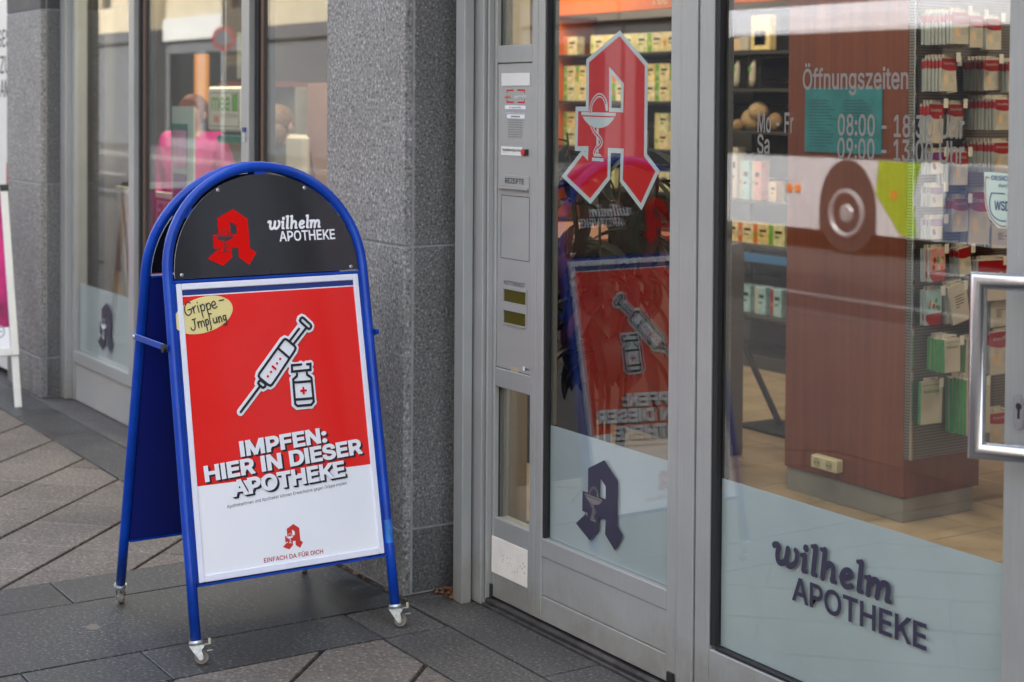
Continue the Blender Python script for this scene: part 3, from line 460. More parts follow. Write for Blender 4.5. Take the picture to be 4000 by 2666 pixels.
def text2d(body, x, y, h, width=None, bold=0, shear=0, align='LEFT', rot=0, spacing=1):
    """sans serif lettering: cap height h, baseline start (x, y); width squeezes it, bold thickens the strokes"""
    pen = 0; loops = []
    for ch in body:
        if ch == ' ': pen += .20; continue
        a, L = GLYPHS[ch]
        loops += [[(px+pen, py) for px, py in l] for l in L]; pen += a/1000*spacing
    # outer loops are filled one by one (strokes of a letter may overlap); holes go with the loop round them
    sg = lambda l: sum(l[i-1][0]*l[i][1]-l[i][0]*l[i-1][1] for i in range(len(l)))
    def inside(p, l):
        r = False
        for i in range(len(l)):
            (ax, ay), (bx, by) = l[i-1], l[i]
            if (ay > p[1]) != (by > p[1]) and p[0] < ax+(p[1]-ay)*(bx-ax)/(by-ay): r = not r
        return r
    outer = [l for l in loops if sg(l) < 0]; holes = [l for l in loops if sg(l) >= 0]
    v = []; f = []
    for k, l in enumerate(outer):
        c = curve2d([l]+[h_ for h_ in holes if inside(h_[0], l)])
        a_, b_ = from_curve(c); n = len(v)
        v += [(p[0], p[1], k % 3) for p in a_]; f += [tuple(i+n for i in q) for q in b_]
    if bold:
        for q_, l in enumerate(loops):
            for i in range(len(l)):
                (ax, ay), (bx, by) = l[i-1], l[i]; d = math.hypot(bx-ax, by-ay)
                if d < 1e-6: continue
                ux, uy = (bx-ax)/d*bold, (by-ay)/d*bold; n = len(v); e = .6 if d < .05 else .95
                v += [(ax-ux*e-uy, ay-uy*e+ux, 3+(len(f)*.2) % 9), (ax-ux*e+uy, ay-uy*e-ux, 3+(len(f)*.2) % 9), (bx+ux*e+uy, by+uy*e-ux, 3+(len(f)*.2) % 9), (bx+ux*e-uy, by+uy*e+ux, 3+(len(f)*.2) % 9)]
                f.append((n, n+1, n+2, n+3))
    x0 = min(p[0] for p in v); x1 = max(p[0] for p in v)
    sy = h/.509; sx = width/(x1-x0) if width else sy
    w = (x1-x0)*sx
    dx = {'LEFT': 0, 'CENTER': -w/2, 'RIGHT': -w}[align]
    ca, sa = math.cos(R(rot)), math.sin(R(rot))
    out = []
    for px, py, k in v:
        a, b = (px-x0)*sx+dx, py*sy
        out.append((x+a*ca-b*sa, y+a*sa+b*ca, k))
    return out, f
def catmull(P, n=6, closed=False):
    out = []; L = len(P)
    for i in range(L if closed else L-1):
        p0, p1, p2, p3 = (P[(i-1) % L] if closed or i > 0 else P[0]), P[i], P[(i+1) % L], (P[(i+2) % L] if closed or i+2 < L else P[-1])
        for k in range(n):
            t = k/n
            out.append(tuple(.5*((2*p1[j])+(-p0[j]+p2[j])*t+(2*p0[j]-5*p1[j]+4*p2[j]-p3[j])*t*t+(-p0[j]+3*p1[j]-3*p2[j]+p3[j])*t**3) for j in (0, 1)))
    if not closed: out.append(tuple(P[-1][:2]))
    return out
class Flat:
    """collects flat 2D shapes; every shape gets its own hair-thin layer"""
    def __init__(s): s.v = []; s.f = []; s.k = 0
    def add(s, vf):
        v, f = vf; n = len(s.v); s.v += [(p[0], p[1], (s.k+(p[2] if len(p) > 2 else 0))*2e-5) for p in v]; s.f += [tuple(i+n for i in q) for q in f]; s.k += 1+(10 if len(v[0]) > 2 else 0); return s
    def stroke(s, P, w, closed=False, cap=True, miter=True):
        P = [p for i, p in enumerate(P) if i == 0 or math.hypot(p[0]-P[i-1][0], p[1]-P[i-1][1]) > 1e-7]
        n = len(P); v = []; f = []
        ws = w if isinstance(w, (list, tuple)) else [w]*n
        for i, (x, y) in enumerate(P):
            if closed: a, b = P[i-1], P[(i+1) % n]
            else: a, b = P[max(i-1, 0)], P[min(i+1, n-1)]
            d1 = (x-a[0], y-a[1]); d2 = (b[0]-x, b[1]-y)
            l1 = math.hypot(*d1) or 1; l2 = math.hypot(*d2) or 1
            if i == 0 and not closed: d1, l1 = d2, l2
            if i == n-1 and not closed: d2, l2 = d1, l1
            n1 = (-d1[1]/l1, d1[0]/l1); n2 = (-d2[1]/l2, d2[0]/l2)
            m = (n1[0]+n2[0], n1[1]+n2[1]); ml = math.hypot(*m) or 1; m = (m[0]/ml, m[1]/ml)
            co = max(.45, m[0]*n1[0]+m[1]*n1[1]); h = ws[i]/2/(co if miter else 1)
            v += [(x+m[0]*h, y+m[1]*h), (x-m[0]*h, y-m[1]*h)]
        for i in range(n if closed else n-1):
            j = (i+1) % n; f.append((2*i, 2*i+1, 2*j+1, 2*j))
        base = len(s.v); z0 = s.k*2e-5
        s.v += [(a, b, z0+1.5e-6*(q//2)) for q, (a, b) in enumerate(v)]; s.f += [tuple(i+base for i in q) for q in f]; s.k += 1+n//12
        if cap and not closed:
            for i in (0, n-1):
                s.add(([(P[i][0]+ws[i]/2*math.cos(t*math.pi/8), P[i][1]+ws[i]/2*math.sin(t*math.pi/8)) for t in range(16)], [tuple(range(16))]))
        return s
    def disc(s, x, y, r, ry=None, n=18, rot=0):
        ry = ry or r; c, q = math.cos(rot), math.sin(rot)
        return s.add(([(x+r*math.cos(2*math.pi*i/n)*c-ry*math.sin(2*math.pi*i/n)*q, y+r*math.cos(2*math.pi*i/n)*q+ry*math.sin(2*math.pi*i/n)*c) for i in range(n)], [tuple(range(n))]))
    def rect(s, x0, y0, x1, y1): return s.add(([(x0, y0), (x1, y0), (x1, y1), (x0, y1)], [(0, 1, 2, 3)]))
    def build(s, name, mat, parent, T, off=.0008):
        return mesh(name, [T(a, b, off+z) for a, b, z in s.v], s.f, mat, parent)
def moved(vf, x, y, sc): return [(x+a*sc, y+b*sc) for a, b in vf[0]], vf[1]

# ---- the slab-serif italic word on the signs, drawn as pen strokes (x-height 1)
def word_wilhelm(F, x, y, xh, sl=.17, w=.27, sx=1.1):
    t = w*xh
    def S(P, k=1.0, ws=None):
        Q = catmull(P, 5) if len(P) > 2 else P
        F.stroke([(x+(a*sx+b*sl)*xh, y+b*xh) for a, b in Q], ws or t*k)
    def D(a, b, r): F.disc(x+(a*sx+b*sl)*xh, y+b*xh, r*xh)
    u = 0
    S([(u-.02, .86), (.10, .93), (.22, .86), (.2, .45), (.28, .16), (.46, .13), (.66, .32), (.72, .9)])
    S([(.72, .9), (.7, .4), (.8, .13), (1.0, .16), (1.2, .45), (1.2, .85), (1.12, .95)], .9)
    S([(1.45, .84), (1.62, .86)], .7); S([(1.62, .86), (1.62, .15)]); S([(1.62, .14), (1.78, .12)], .7); D(1.64, 1.22, .19)
    S([(1.95, 1.42), (2.12, 1.44)], .7); S([(2.12, 1.44), (2.12, .15)]); S([(2.12, .14), (2.28, .12)], .7)
    S([(2.42, 1.42), (2.6, 1.44)], .7); S([(2.6, 1.44), (2.6, .12)]); S([(2.62, .55), (2.82, .84), (3.05, .8), (3.1, .5), (3.08, .15)], .95); S([(3.08, .13), (3.24, .12)], .7)
    S([(3.5, .44), (3.78, .52), (3.98, .7), (3.86, .87), (3.64, .8), (3.52, .5), (3.6, .2), (3.8, .1), (4.04, .22)], .88)
    S([(4.22, 1.42), (4.4, 1.44)], .7); S([(4.4, 1.44), (4.4, .15)]); S([(4.4, .14), (4.56, .12)], .7)
    S([(4.66, .84), (4.84, .86)], .7); S([(4.84, .86), (4.84, .12)]); S([(4.86, .55), (5.04, .84), (5.24, .8), (5.28, .5), (5.26, .12)], .95)
    S([(5.3, .55), (5.48, .84), (5.7, .8), (5.74, .5), (5.72, .15)], .95); S([(5.72, .13), (5.88, .12)], .7)

# ---- the pharmacy letter with bowl and snake; unit height, centred
AO = [(0.096, 0.495), (0.351, 0.311), (0.35, -0.196), (0.462, -0.281), (0.314, -0.49), (0.123, -0.35), (0.13, -0.18), (0.005, -0.18), (0.002, -0.34), (-0.182, -0.486), (-0.459, -0.349), (-0.264, -0.198), (-0.222, -0.223), (-0.219, -0.176), (-0.332, -0.179), (-0.327, 0.058), (-0.22, 0.058), (-0.22, 0.342)]
AH = [(0.009, 0.283), (0.127, 0.201), (0.125, 0.053), (0.01, 0.055)]
SN1 = [(-0.185, 0.037), (-0.178, 0.082), (-0.151, 0.116), (-0.112, 0.138), (-0.073, 0.135), (-0.047, 0.116), (-0.031, 0.09), (-0.024, 0.06)]
SN2 = [(-0.173, -0.043), (-0.142, -0.079), (-0.096, -0.105), (-0.073, -0.131), (-0.085, -0.154), (-0.125, -0.174), (-0.145, -0.2)]
BOWL = [(-0.268, 0.013), (-0.243, -0.011), (-0.196, -0.038), (-0.143, -0.051), (-0.103, -0.053), (-0.057, -0.049), (-0.006, -0.033), (0.032, -0.009), (0.053, 0.011)]
DOME = [(-0.154, -0.22), (-0.137, -0.205), (-0.11, -0.2), (-0.084, -0.205), (-0.066, -0.219)]
def emblem(parent, T, cx, cy, h, body, fig, outline=False, off=.0008, sub='bowl_and_snake'):
    g = lambda P: [(cx+a*h, cy+b*h) for a, b in P]
    e = Flat().add(poly2d(g(AO), g(AH))).build('emblem', body, parent, T, off)
    F = Flat()
    F.stroke(g([(-0.281, 0.031), (0.065, 0.028)]), .019*h, cap=False); F.add(poly2d(g(BOWL)))
    F.stroke(catmull(g(SN1), 5), .026*h); F.stroke(catmull(g(SN2), 5), .026*h); F.stroke(g([(-.113, -.054), (-.112, -.197)]), .022*h, cap=False)
    F.add(poly2d(g(DOME))); F.stroke(g([(-.167, -.237), (-.051, -.238)]), .019*h, cap=False)
    tgt = parent if parent.parent is not None else e
    F.build(sub, fig, tgt, T, off+.0004)
    C2 = Flat(); C2.stroke(catmull(g(SN1[:-1]), 5), .009*h); C2.stroke(catmull(g(SN2), 5), .009*h)
    C2.build('snake_line', body, tgt, T, off+.0009)
    if outline:
        O = Flat(); O.stroke(g(AO), .028*h, closed=True); O.stroke(g(AH), .024*h, closed=True)
        O.build('emblem_border', fig, tgt, T, off+.0003)
    return e

# ================================================================== SETTING
# ---- ground, paving, road
mesh('ground', [(-400, -400, -.35), (400, -400, -.35), (400, 400, -.35), (-400, 400, -.35)], [(0, 1, 2, 3)], m_asph, kind='structure')
box('road', -150, 60, -11.4, -3.4, -.30, -.12, m_asph, None, 0, 'structure')
for k, yy in enumerate((-7.35, -4.9)):
    mk = MB()
    for i in range(22): mk.box(-110+i*7, -107+i*7, yy, yy+.14, -.12, -.116)
    mk.build('road_marking', m_paint, None, 'structure')
box('kerb', -150, 60, -3.4, -3.15, -.30, 0.0, m_kerb, None, .01, 'structure')
box('kerb', -150, 60, -11.65, -11.4, -.30, 0.0, m_kerb, None, .01, 'structure')
box('far_pavement', -150, 60, -15.0, -11.65, -.30, -.004, m_asph, None, 0, 'structure')
pav = box('pavement', -150, 60, -3.15, 2.79, -.30, -.016, m_bed, None, 0, 'structure')

def slab(name, poly, mat, top=0.0, ch=.0035, bot=-.03):
    # convex polygon with a small chamfer
    c = Vector((sum(p[0] for p in poly)/len(poly), sum(p[1] for p in poly)/len(poly)))
    n = len(poly); inn = []
    for p in poly:
        d = c-Vector(p); inn.append(Vector(p)+d.normalized()*ch*1.4)
    v = [(p.x, p.y, top) for p in inn]+[(p[0], p[1], top-ch*.7) for p in poly]+[(p[0], p[1], bot) for p in poly]
    f = [tuple(range(n))]
    for i in range(n):
        j = (i+1) % n; f += [(n+i, n+j, j, i), (2*n+i, 2*n+j, n+j, n+i)]
    return v, f
def clip(poly, fn):
    out = []
    for i in range(len(poly)):
        a, b = poly[i], poly[(i+1) % len(poly)]; fa, fb = fn(a), fn(b)
        if fa >= 0: out.append(a)
        if fa*fb < 0:
            t = fa/(fa-fb); out.append((a[0]+(b[0]-a[0])*t, a[1]+(b[1]-a[1])*t))
    return out
def area(P): return abs(sum(P[i][0]*P[(i+1) % len(P)][1]-P[(i+1) % len(P)][0]*P[i][1] for i in range(len(P))))/2
def seen(P):
    return any(y > .22*abs(x)-.25 and (-.843*x+.538*y) > 4.3 for x, y in P) and all(x > -16 for x, y in P)
far = MB(); joints = MB(); nsl = 0
def diag(x0, x1, y0, y1, u0, v0, du=.471, dv=.424, gu=.022, gv=.008):
    global nsl
    umin, umax, vmin, vmax = x0+y0, x1+y1, y0-x1, y1-x0
    i0, i1 = math.floor((umin-u0)/du)-1, math.ceil((umax-u0)/du)+1
    j0, j1 = math.floor((vmin-v0)/dv)-1, math.ceil((vmax-v0)/dv)+1
    for i in range(i0, i1):
        for j in range(j0, j1):
            def cell(gu, gv):
                a, b, c, d = u0+i*du+gu/2, u0+(i+1)*du-gu/2, v0+j*dv+gv/2, v0+(j+1)*dv-gv/2
                P = [((u-v)/2, (u+v)/2) for u, v in ((a, c), (b, c), (b, d), (a, d))]
                P = [(x+random.uniform(-.001, .001), y+random.uniform(-.001, .001)) for x, y in P]
                for fn in (lambda p: p[0]-x0, lambda p: x1-p[0], lambda p: p[1]-y0, lambda p: y1-p[1]):
                    P = clip(P, fn)
                    if len(P) < 3: return None
                return P
            P = cell(gu, gv)
            if not P or area(P) < .0025: continue
            top = random.uniform(-.0014, .0004)
            v, f = slab('s', P, m_slab, top)
            if seen(P):
                mesh('paving_slab', v, f, m_slab, pav); nsl += 1
                Q = cell(gu, -.004)
                a, b = u0+i*du+gu/2, u0+(i+1)*du-gu/2; c = v0+j*dv
                q = [((u-w)/2, (u+w)/2) for u, w in ((a, c-.006), (b, c-.006), (b, c+.006), (a, c+.006))]
                if all(x0 < p[0] < x1 and y0 < p[1] < y1 for p in q): joints.add([(x, y, -.0019) for x, y in q], [(0, 1, 2, 3)])
            else: far.add(v, f)
diag(-16, -5.488, .2, 2.352, -4.026, 7.313)
diag(-4.383, -2.2, .3, 2.338, -2.25, 6.523)
joints.build('joint_mortar', m_mortar, pav, 'stuff')
far.build('far_slabs', m_slab, pav, 'stuff')
box('paving_field', -150, 60, -3.15, .19, -.016, -.002, m_slab, pav, 0)['kind'] = 'stuff'

def strip(x0, x1, y0, y1, mat, cuts, along):
    g = .0022
    c = [(x0 if along == 'x' else y0)]+list(cuts)+[(x1 if along == 'x' else y1)]
    for a, b in zip(c, c[1:]):
        P = [(a+g, y0+g), (b-g, y0+g), (b-g, y1-g), (a+g, y1-g)] if along == 'x' else [(x0+g, a+g), (x1-g, a+g), (x1-g, b-g), (x0+g, b-g)]
        v, f = slab('s', P, mat, random.uniform(-.001, .0008), .0018)
        mesh('granite_slab', v, f, mat, pav)
strip(-5.485, -5.222, .2, 2.352, m_dgran, (.62, 1.645), 'y')
strip(-5.218, -4.662, .2, 2.57, m_dgran, (.95, ), 'y')
strip(-4.658, -4.388, .2, 2.345, m_dgran, (.55, 1.312, 1.668), 'y')
strip(-12, -5.222, 2.356, 2.588, m_dgran, (-10.8, -9.3, -8.45, -7.82, -6.9, -6.1), 'x')
strip(-12, -4.662, 2.592, 2.788, m_dgran2, (-10.2, -9.1, -8.2, -7.5, -6.6, -5.6), 'x')
strip(-4.658, -4.388, 2.349, 2.570, m_dgran2, (), 'x')
strip(-4.384, -1.6, 2.342, 2.572, m_dgran2, (-3.1, ), 'x')
strip(-4.658, -1.6, 2.576, 2.788, m_dgran2, (-3.85, -2.7), 'x')
# chewing gum spots
gm = MB()
for x, y, r in ((-5.06, 1.33, .024), (-4.95, 1.62, .03), (-6.55, 1.86, .02), (-4.36, 1.83, .01), (-6.9, 2.05, .015), (-5.9, 1.7, .012)):
    gm.add([(x+r*math.cos(k*.6)*random.uniform(.8, 1.1), y+r*.8*math.sin(k*.6)*random.uniform(.8, 1.1), .0016) for k in range(10)], [tuple(range(10))])
gm.build('gum_spots', plain('old gum', (.16, .14, .115), .8), pav, 'stuff')
# blown leaf litter in the corner by the door post
lm = MB()
for k in range(46):
    x = random.uniform(-4.71, -4.6); y = 2.70+random.uniform(0, .07); a = random.uniform(0, 6.3); s = random.uniform(.006, .016); z = random.uniform(.002, .01)
    lm.add([(x+s*math.cos(a), y+s*math.sin(a), z), (x-s*.5*math.sin(a), y+s*.5*math.cos(a), z+s*.6), (x-s*math.cos(a), y-s*math.sin(a), z), (x+s*.5*math.sin(a), y-s*.5*math.cos(a), z+s*.2)], [(0, 1, 2, 3)])
for k in range(22):
    x = random.uniform(-5.16, -4.8); y = 2.583-random.uniform(0, .01); a = random.uniform(0, 6.3); s = random.uniform(.004, .012)
    lm.add([(x+s*math.cos(a), y+s*math.sin(a), .003), (x-s*.5*math.sin(a), y+s*.5*math.cos(a), .008), (x-s*math.cos(a), y-s*math.sin(a), .004), (x+s*.5*math.sin(a), y-s*.5*math.cos(a), .003)], [(0, 1, 2, 3)])
lo = lm.build('leaf_litter', m_dry, None, 'stuff'); tag(lo, 'dry brown leaf scraps blown against the granite pillar foot', 'leaf litter')

# ---- granite pillars
def pillar(label, x0, x1, y0, yside, ys1, joints_z, dark_top=None):
    t = thing('granite_pillar', label, 'pillar', ((x0+x1)/2, y0+.1, 0))
    box('core', x0+.02, x1-.0022, y0+.0022, ys1-.005, .004, 2.6, m_mortar2, t, 0)
    z = [.006]+joints_z+[2.6]
    for i, (a, b) in enumerate(zip(z, z[1:])):
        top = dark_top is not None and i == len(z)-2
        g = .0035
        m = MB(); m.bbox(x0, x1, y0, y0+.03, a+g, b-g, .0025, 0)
        m.build('stone_block', m_top_dark if top else m_col, t)
        box('stone_block', x1-.03, x1+.001, yside, ys1, a+g, b-g, m_top_dark if top else m_col_shade, t, .0025)
    return t
pillar('grey granite pillar between the shop window and the glass door', -5.297, -4.715, 2.59, 2.628, 2.81, [.225, 1.168])
pillar('grey granite pillar at the left end of the shop window', -9.575, -8.905, 2.62, 2.655, 2.79, [.222, 1.183, 2.14], True)

# ---- upper building above the shop front
ub = thing('pharmacy_building', 'stone upper storeys of the pharmacy building above the shop front', 'building', (-5, 3, 0))
box('lintel', -40, 12, 2.60, 2.95, 2.62, 3.3, m_ups, ub, .01)
uw = MB()
for r in range(2):
    z = 3.3+r*3.1
    uw.box(-40, 12, 2.66, 2.9, z, z+.9); uw.box(-40, 12, 2.66, 2.9, z+2.5, z+3.1)
    for i in range(18): uw.box(-40+i*3.05, -38.6+i*3.05, 2.66, 2.9, z+.9, z+2.5)
uw.build('wall', m_ups, ub)
for r in range(2):
    for i in range(17): box('window', -38.6+i*3.05, -36.95+i*3.05, 2.80, 2.84, 4.2+r*3.1, 5.8+r*3.1, m_win, ub, 0)
box('side_wall', -40, -9.6, 2.75, 2.95, 0, 2.62, m_ups, ub, 0)
box('side_wall', -1.2, 12, 2.75, 2.95, 0, 2.62, m_ups, ub, 0)
box('roof', -40, 12, 2.66, 9.2, 9.52, 9.65, m_dgrey, ub, 0)

# ---- left shop window
WY = 2.77
sw = thing('shop_window', 'tall aluminium framed shop window with frosted strip at the left', 'shop window', (-7.3, WY, 0))
def post(par, name, x0, x1, y0, y1, z0, z1, mat=None, bev=.002): return box(name, x0, x1, y0, y1, z0, z1, mat or m_alu, par, bev)
post(sw, 'frame_post', -8.90, -8.80, WY-.045, WY+.06, .004, 2.62)
post(sw, 'frame_post', -8.798, -8.752, WY-.01, WY+.06, .004, 2.62)
post(sw, 'mullion', -7.829, -7.755, WY-.03, WY+.05, .279, 2.62)
post(sw, 'gasket', -7.753, -7.725, WY-.005, WY+.05, .279, 2.62, m_gask)
post(sw, 'glazing_edge', -7.723, -7.69, WY+.004, WY+.05, .279, 2.62, m_bronze)
post(sw, 'gasket', -7.688, -7.665, WY+.01, WY+.05, .279, 2.62, m_gask)
post(sw, 'mullion', -6.425, -6.345, WY-.03, WY+.05, .279, 2.62)
post(sw, 'gasket', -6.343, -6.305, WY-.005, WY+.05, .279, 2.62, m_gask)
post(sw, 'glazing_edge', -6.303, -6.275, WY+.004, WY+.05, .279, 2.62, m_bronze)
post(sw, 'gasket', -6.273, -6.25, WY+.01, WY+.05, .279, 2.62, m_gask)
post(sw, 'sill_rail', -8.75, -5.15, WY-.02, WY+.06, .215, .277)
post(sw, 'kick_panel', -8.75, -5.15, WY-.004, WY+.05, .004, .213, m_alu2)
for a, b in ((-8.75, -7.829), (-7.665, -6.425), (-6.25, -5.20)):
    box('glass_pane', a, b, WY+.012, WY+.018, .277, 2.62, m_glass, sw, 0)
box('frosted_strip', -8.748, -7.831, WY+.0195, WY+.0205, .279, .645, m_frost, sw, 0)
TW = lambda a, b, o: (a*1.0045, WY+.0108-o, 1.65+(b-1.65)*1.0045)
emblem(sw, TW, -8.265, .463, .262, m_ink, m_frost)
# small lock plate on the second mullion
lp = MB(); lp.box(-6.405, -6.37, WY-.034, WY-.0302, 1.475, 1.515, 0); lp.box(-6.402, -6.373, WY-.036, WY-.0302, 1.515, 1.535, 1)
lp.build('lock_plate', [m_zinc, m_navy], sw)

# ---- door area: posts, side panel with intercom, fixed leaf, door leaf
DY = 2.795; GY = 2.815  # door plane pulled nearer: section numbers and print maps scaled about the camera
box('door_sill', -4.69, -1.3, 2.783, 3.0, -.03, .027, m_thr, None, .008, 'structure')
box('door_sill_ramp', -4.69, -1.3, 2.770, 2.782, -.03, .012, m_thr, None, .004, 'structure')
fr = thing('door_frame', 'grey aluminium door frame posts beside the granite pillar', 'door frame', (-4.6, 2.8, 0))
post(fr, 'post', -4.610, -4.553, 2.722, 2.758, .0, 2.62)
post(fr, 'post', -4.572, -4.505, 2.765, 2.85, .006, 2.62)
post(fr, 'gasket', -4.5045, -4.4985, 2.784, 2.85, .028, 2.62, m_gask)
post(fr, 'post', -4.498, -4.4895, 2.776, 2.85, .028, 2.62)
post(fr, 'back_post', -4.72, -4.573, 2.80, 2.88, .0, 2.62)
post(fr, 'mullion', -3.5139, -3.444, DY-.004, DY+.06, 0.029, 2.62)
post(fr, 'gasket', -3.443, -3.4386, DY+.01, DY+.05, 0.029, 2.62, m_gask)
post(fr, 'mullion', -2.2632, -2.1648, DY-.004, DY+.06, 0.029, 2.62)

sp = thing('door_side_panel', 'narrow side panel with intercom, letter flap and white plate', 'door side panel', (-4.43, DY, 0))
post(sp, 'stile', -4.488, -4.4733, DY, DY+.05, 0.034, 2.62)
post(sp, 'stile', -4.2647, -4.2332, DY, DY+.05, 0.034, 2.62)
post(sp, 'rail', -4.4723, -4.2656, DY+.001, DY+.05, 1.775, 1.8311)
post(sp, 'rail', -4.4723, -4.2656, DY+.001, DY+.05, 0.726, 0.787)
post(sp, 'bottom_rail', -4.4723, -4.2656, DY+.001, DY+.05, 0.034, 0.296)
for a, b in ((.296, .726), (1.831, 2.62)):
    box('glass_pane', -4.4723, -4.2656, GY, GY+.006, a, b, m_glass, sp, 0)
    box('spacer_bar', -4.4721, -4.4605, GY+.007, GY+.02, a, b, m_spacer, sp, 0)
    box('gasket', -4.4719, -4.4688, GY-.004, GY-.001, a, b, m_gask, sp, 0)
box('white_plate', -4.4821, -4.2686, DY-.003, DY-.0005, 0.115, 0.235, m_plate, sp, .001)
T_P = lambda a, b, o: (a*.984, DY-.003-o, 1.65+(b-1.65)*.984)
sc = Flat()
for k in range(34):
    cx, cz = random.choice(((-4.46, .15, .03, .02), (-4.375, .165, .006, .025), (-4.43, .13, .06, .02), (-4.355, .15, .004, .02)))[:2], None
    px, pz = cx[0]+random.gauss(0, .02), cx[1]+random.gauss(0, .014)
    if -4.55 < px < -4.343 and .095 < pz < .207: sc.disc(px, pz, random.uniform(.0006, .003), random.uniform(.0008, .003), 7)
sc.build('scuffs', m_scuff, sp, T_P, .0003)
# intercom board
PY = DY+.006
box('intercom_board', -4.4718, -4.2661, PY, DY+.05, 0.789, 1.773, m_alu2, sp, .001)
TI = lambda a, b, o: (a*.984, PY-o, 1.65+(b-1.65)*.984)
def plate(name, x0, x1, z0, z1, mat, d=.002): return box(name, x0, x1, PY-d, PY-.0002, z0, z1, mat, sp, .0006)
lamp = plate('name_lamp', -4.4506, -4.2834, 1.7012, 1.7415, m_pvc)
br = Flat()
for x0, x1, z, s in ((-4.491, -4.450, 1.688, -1), (-4.426, -4.383, 1.688, -1), (-4.491, -4.449, 1.649, 1), (-4.425, -4.383, 1.649, 1)):
    br.rect(x0, z-.0022, x1, z+.0022)
    xx = x0 if x0 < -4.47 else x1-.004
    br.rect(xx, min(z, z+s*.009), xx+.004, max(z, z+s*.009))
br.build('name_brackets', m_red, sp, TI)
wf = Flat(); word_wilhelm(wf, -4.503, 1.6615, .0055, w=.24); wf.build('lettering', m_red, sp, TI)
Flat().add(text2d('-APOTHEKE', -4.452, 1.6615, .0085, .082, .012)).build('lettering', m_white, sp, TI)
p1 = plate('name_strip', -4.43, -4.308, 1.6264, 1.6382, m_white, .001)
Flat().add(text2d('Inh. Heike Schröter', -4.476, 1.6295, .0055, .072)).build('lettering', m_char, p1, TI, .0013)
Flat().add(text2d('Charlottenstraße 40, 14467 Potsdam', -4.497, 1.6115, .0048, .119)).build('lettering', m_white, sp, TI)
p2 = plate('name_strip', -4.4172, -4.3139, 1.5969, 1.6097, m_white, .001)
dg = Flat()
for k in range(10): dg.rect(-4.463+k*.0054, 1.6, -4.4595+k*.0054, 1.6052)
dg.build('faded_digits', m_char, p2, TI, .0013)
hl = Flat()
for i in range(11):
    for j in range(8): hl.disc(-4.478+i*.0081, 1.591-j*.0078, .0016, n=8)
hl.build('speaker_holes', m_gask, sp, TI)
p3 = plate('bell_label', -4.4506, -4.3257, 1.4778, 1.5063, m_pvc, .0015)
Flat().add(text2d('Notdienstglocke', -4.512, 1.4895, .0085, .108, .01)).build('lettering', m_char, p3, TI, .002)
bt = plate('bell_button', -4.3237, -4.2893, 1.4808, 1.5004, m_plast, .006)
box('button_face', -4.3217, -4.303, PY-.009, PY-.0061, 1.4827, 1.4985, m_btn, bt, .001)
fl = plate('letter_flap', -4.4496, -4.2834, 1.3764, 1.4148, m_alu2, .003)
box('flap_lip', -4.4556, -4.2824, PY-.012, PY-.0032, 1.3705, 1.376, m_alu2, fl, .001)
Flat().add(text2d('REZEPTE', -4.494, 1.385, .0165, .114, .015)).build('lettering', m_char, fl, TI, .0034)
for z in (1.349, 1.146): box('board_seam', -4.4496, -4.2824, PY-.0006, PY-.0001, z-.0008, z+.0008, m_char, sp, 0)
for x in (-4.4496, -4.2824): box('board_seam', x-.0008, x+.0008, PY-.0006, PY-.0001, 1.1472, 1.3479, m_char, sp, 0)
Flat().add(text2d('NOTDIENST', -4.501, 1.052, .0135, .126, .0)).build('lettering', m_char, sp, TI)
nd = MB()
nd.box(-4.4339, -4.428, PY-.004, PY-.0002, 0.9376, 1.0557); nd.box(-4.2961, -4.2912, PY-.004, PY-.0002, 0.9376, 1.0557)
nd.box(-4.4278, -4.2963, PY-.004, PY-.0002, 1.0473, 1.0557); nd.box(-4.4278, -4.2963, PY-.004, PY-.0002, 0.9789, 1.007); nd.box(-4.4278, -4.2963, PY-.004, PY-.0002, 0.9336, 0.9381)
nb = nd.build('display_bezel', m_alu2, sp)
plate('display', -4.427, -4.2971, 1.0074, 1.0468, m_lcd, .0008); plate('display', -4.427, -4.2971, 0.9386, 0.9784, m_lcd, .0008)
bp = plate('maker_label', -4.384, -4.341, .777, .799, plain('tan label', (.45, .36, .22), .5), .0008)
bw = Flat().rect(-4.383, .784, -4.372, .798); bw.build('label_patch', m_white, bp, TI, .001)
Flat().add(text2d('BPV', -4.371, .787, .007, .026, .01)).build('lettering', m_char, bp, TI, .001)
# dark joint left and above the board
box('board_shadow_gap', -4.4732, -4.472, PY+.001, DY+.05, 0.789, 1.774, m_gask, sp, 0)

box('rubber_stop', -4.4892, -4.4745, DY-.006, DY-.0005, .030, .075, m_gask, fr, .001)
box('rubber_stop', -3.545, -3.518, DY-.012, DY-.0045, .030, .070, m_gask, fr, .001)
# fixed leaf with the big red sticker
gd = thing('glass_door', 'fixed glass door leaf with large red pharmacy letter sticker', 'glass door', (-3.95, DY, .03))
post(gd, 'stile', -4.2312, -4.1938, DY, DY+.05, 0.034, 2.62)
post(gd, 'gasket', -4.1933, -4.1854, DY+.004, DY+.05, 0.2921, 2.62, m_gask)
post(gd, 'stile', -3.5631, -3.5158, DY, DY+.05, 0.034, 2.62)
post(gd, 'rail', -4.1928, -3.564, DY+.001, DY+.05, 0.234, 0.2906)
post(gd, 'kick_panel', -4.1928, -3.564, DY+.004, DY+.05, 0.112, 0.2325)
post(gd, 'bottom_rail', -4.1928, -3.564, DY+.001, DY+.05, 0.034, 0.1105)
box('glass_pane', -4.1854, -3.5636, GY, GY+.006, 0.2906, 2.62, m_glass, gd, 0)
box('spacer_bar', -4.1852, -4.1722, GY+.0075, GY+.02, 0.6453, 2.62, m_spacer, gd, 0)
box('frosted_strip', -4.1851, -3.5638, GY+.0068, GY+.0076, 0.2908, 0.6444, m_frost, gd, 0)
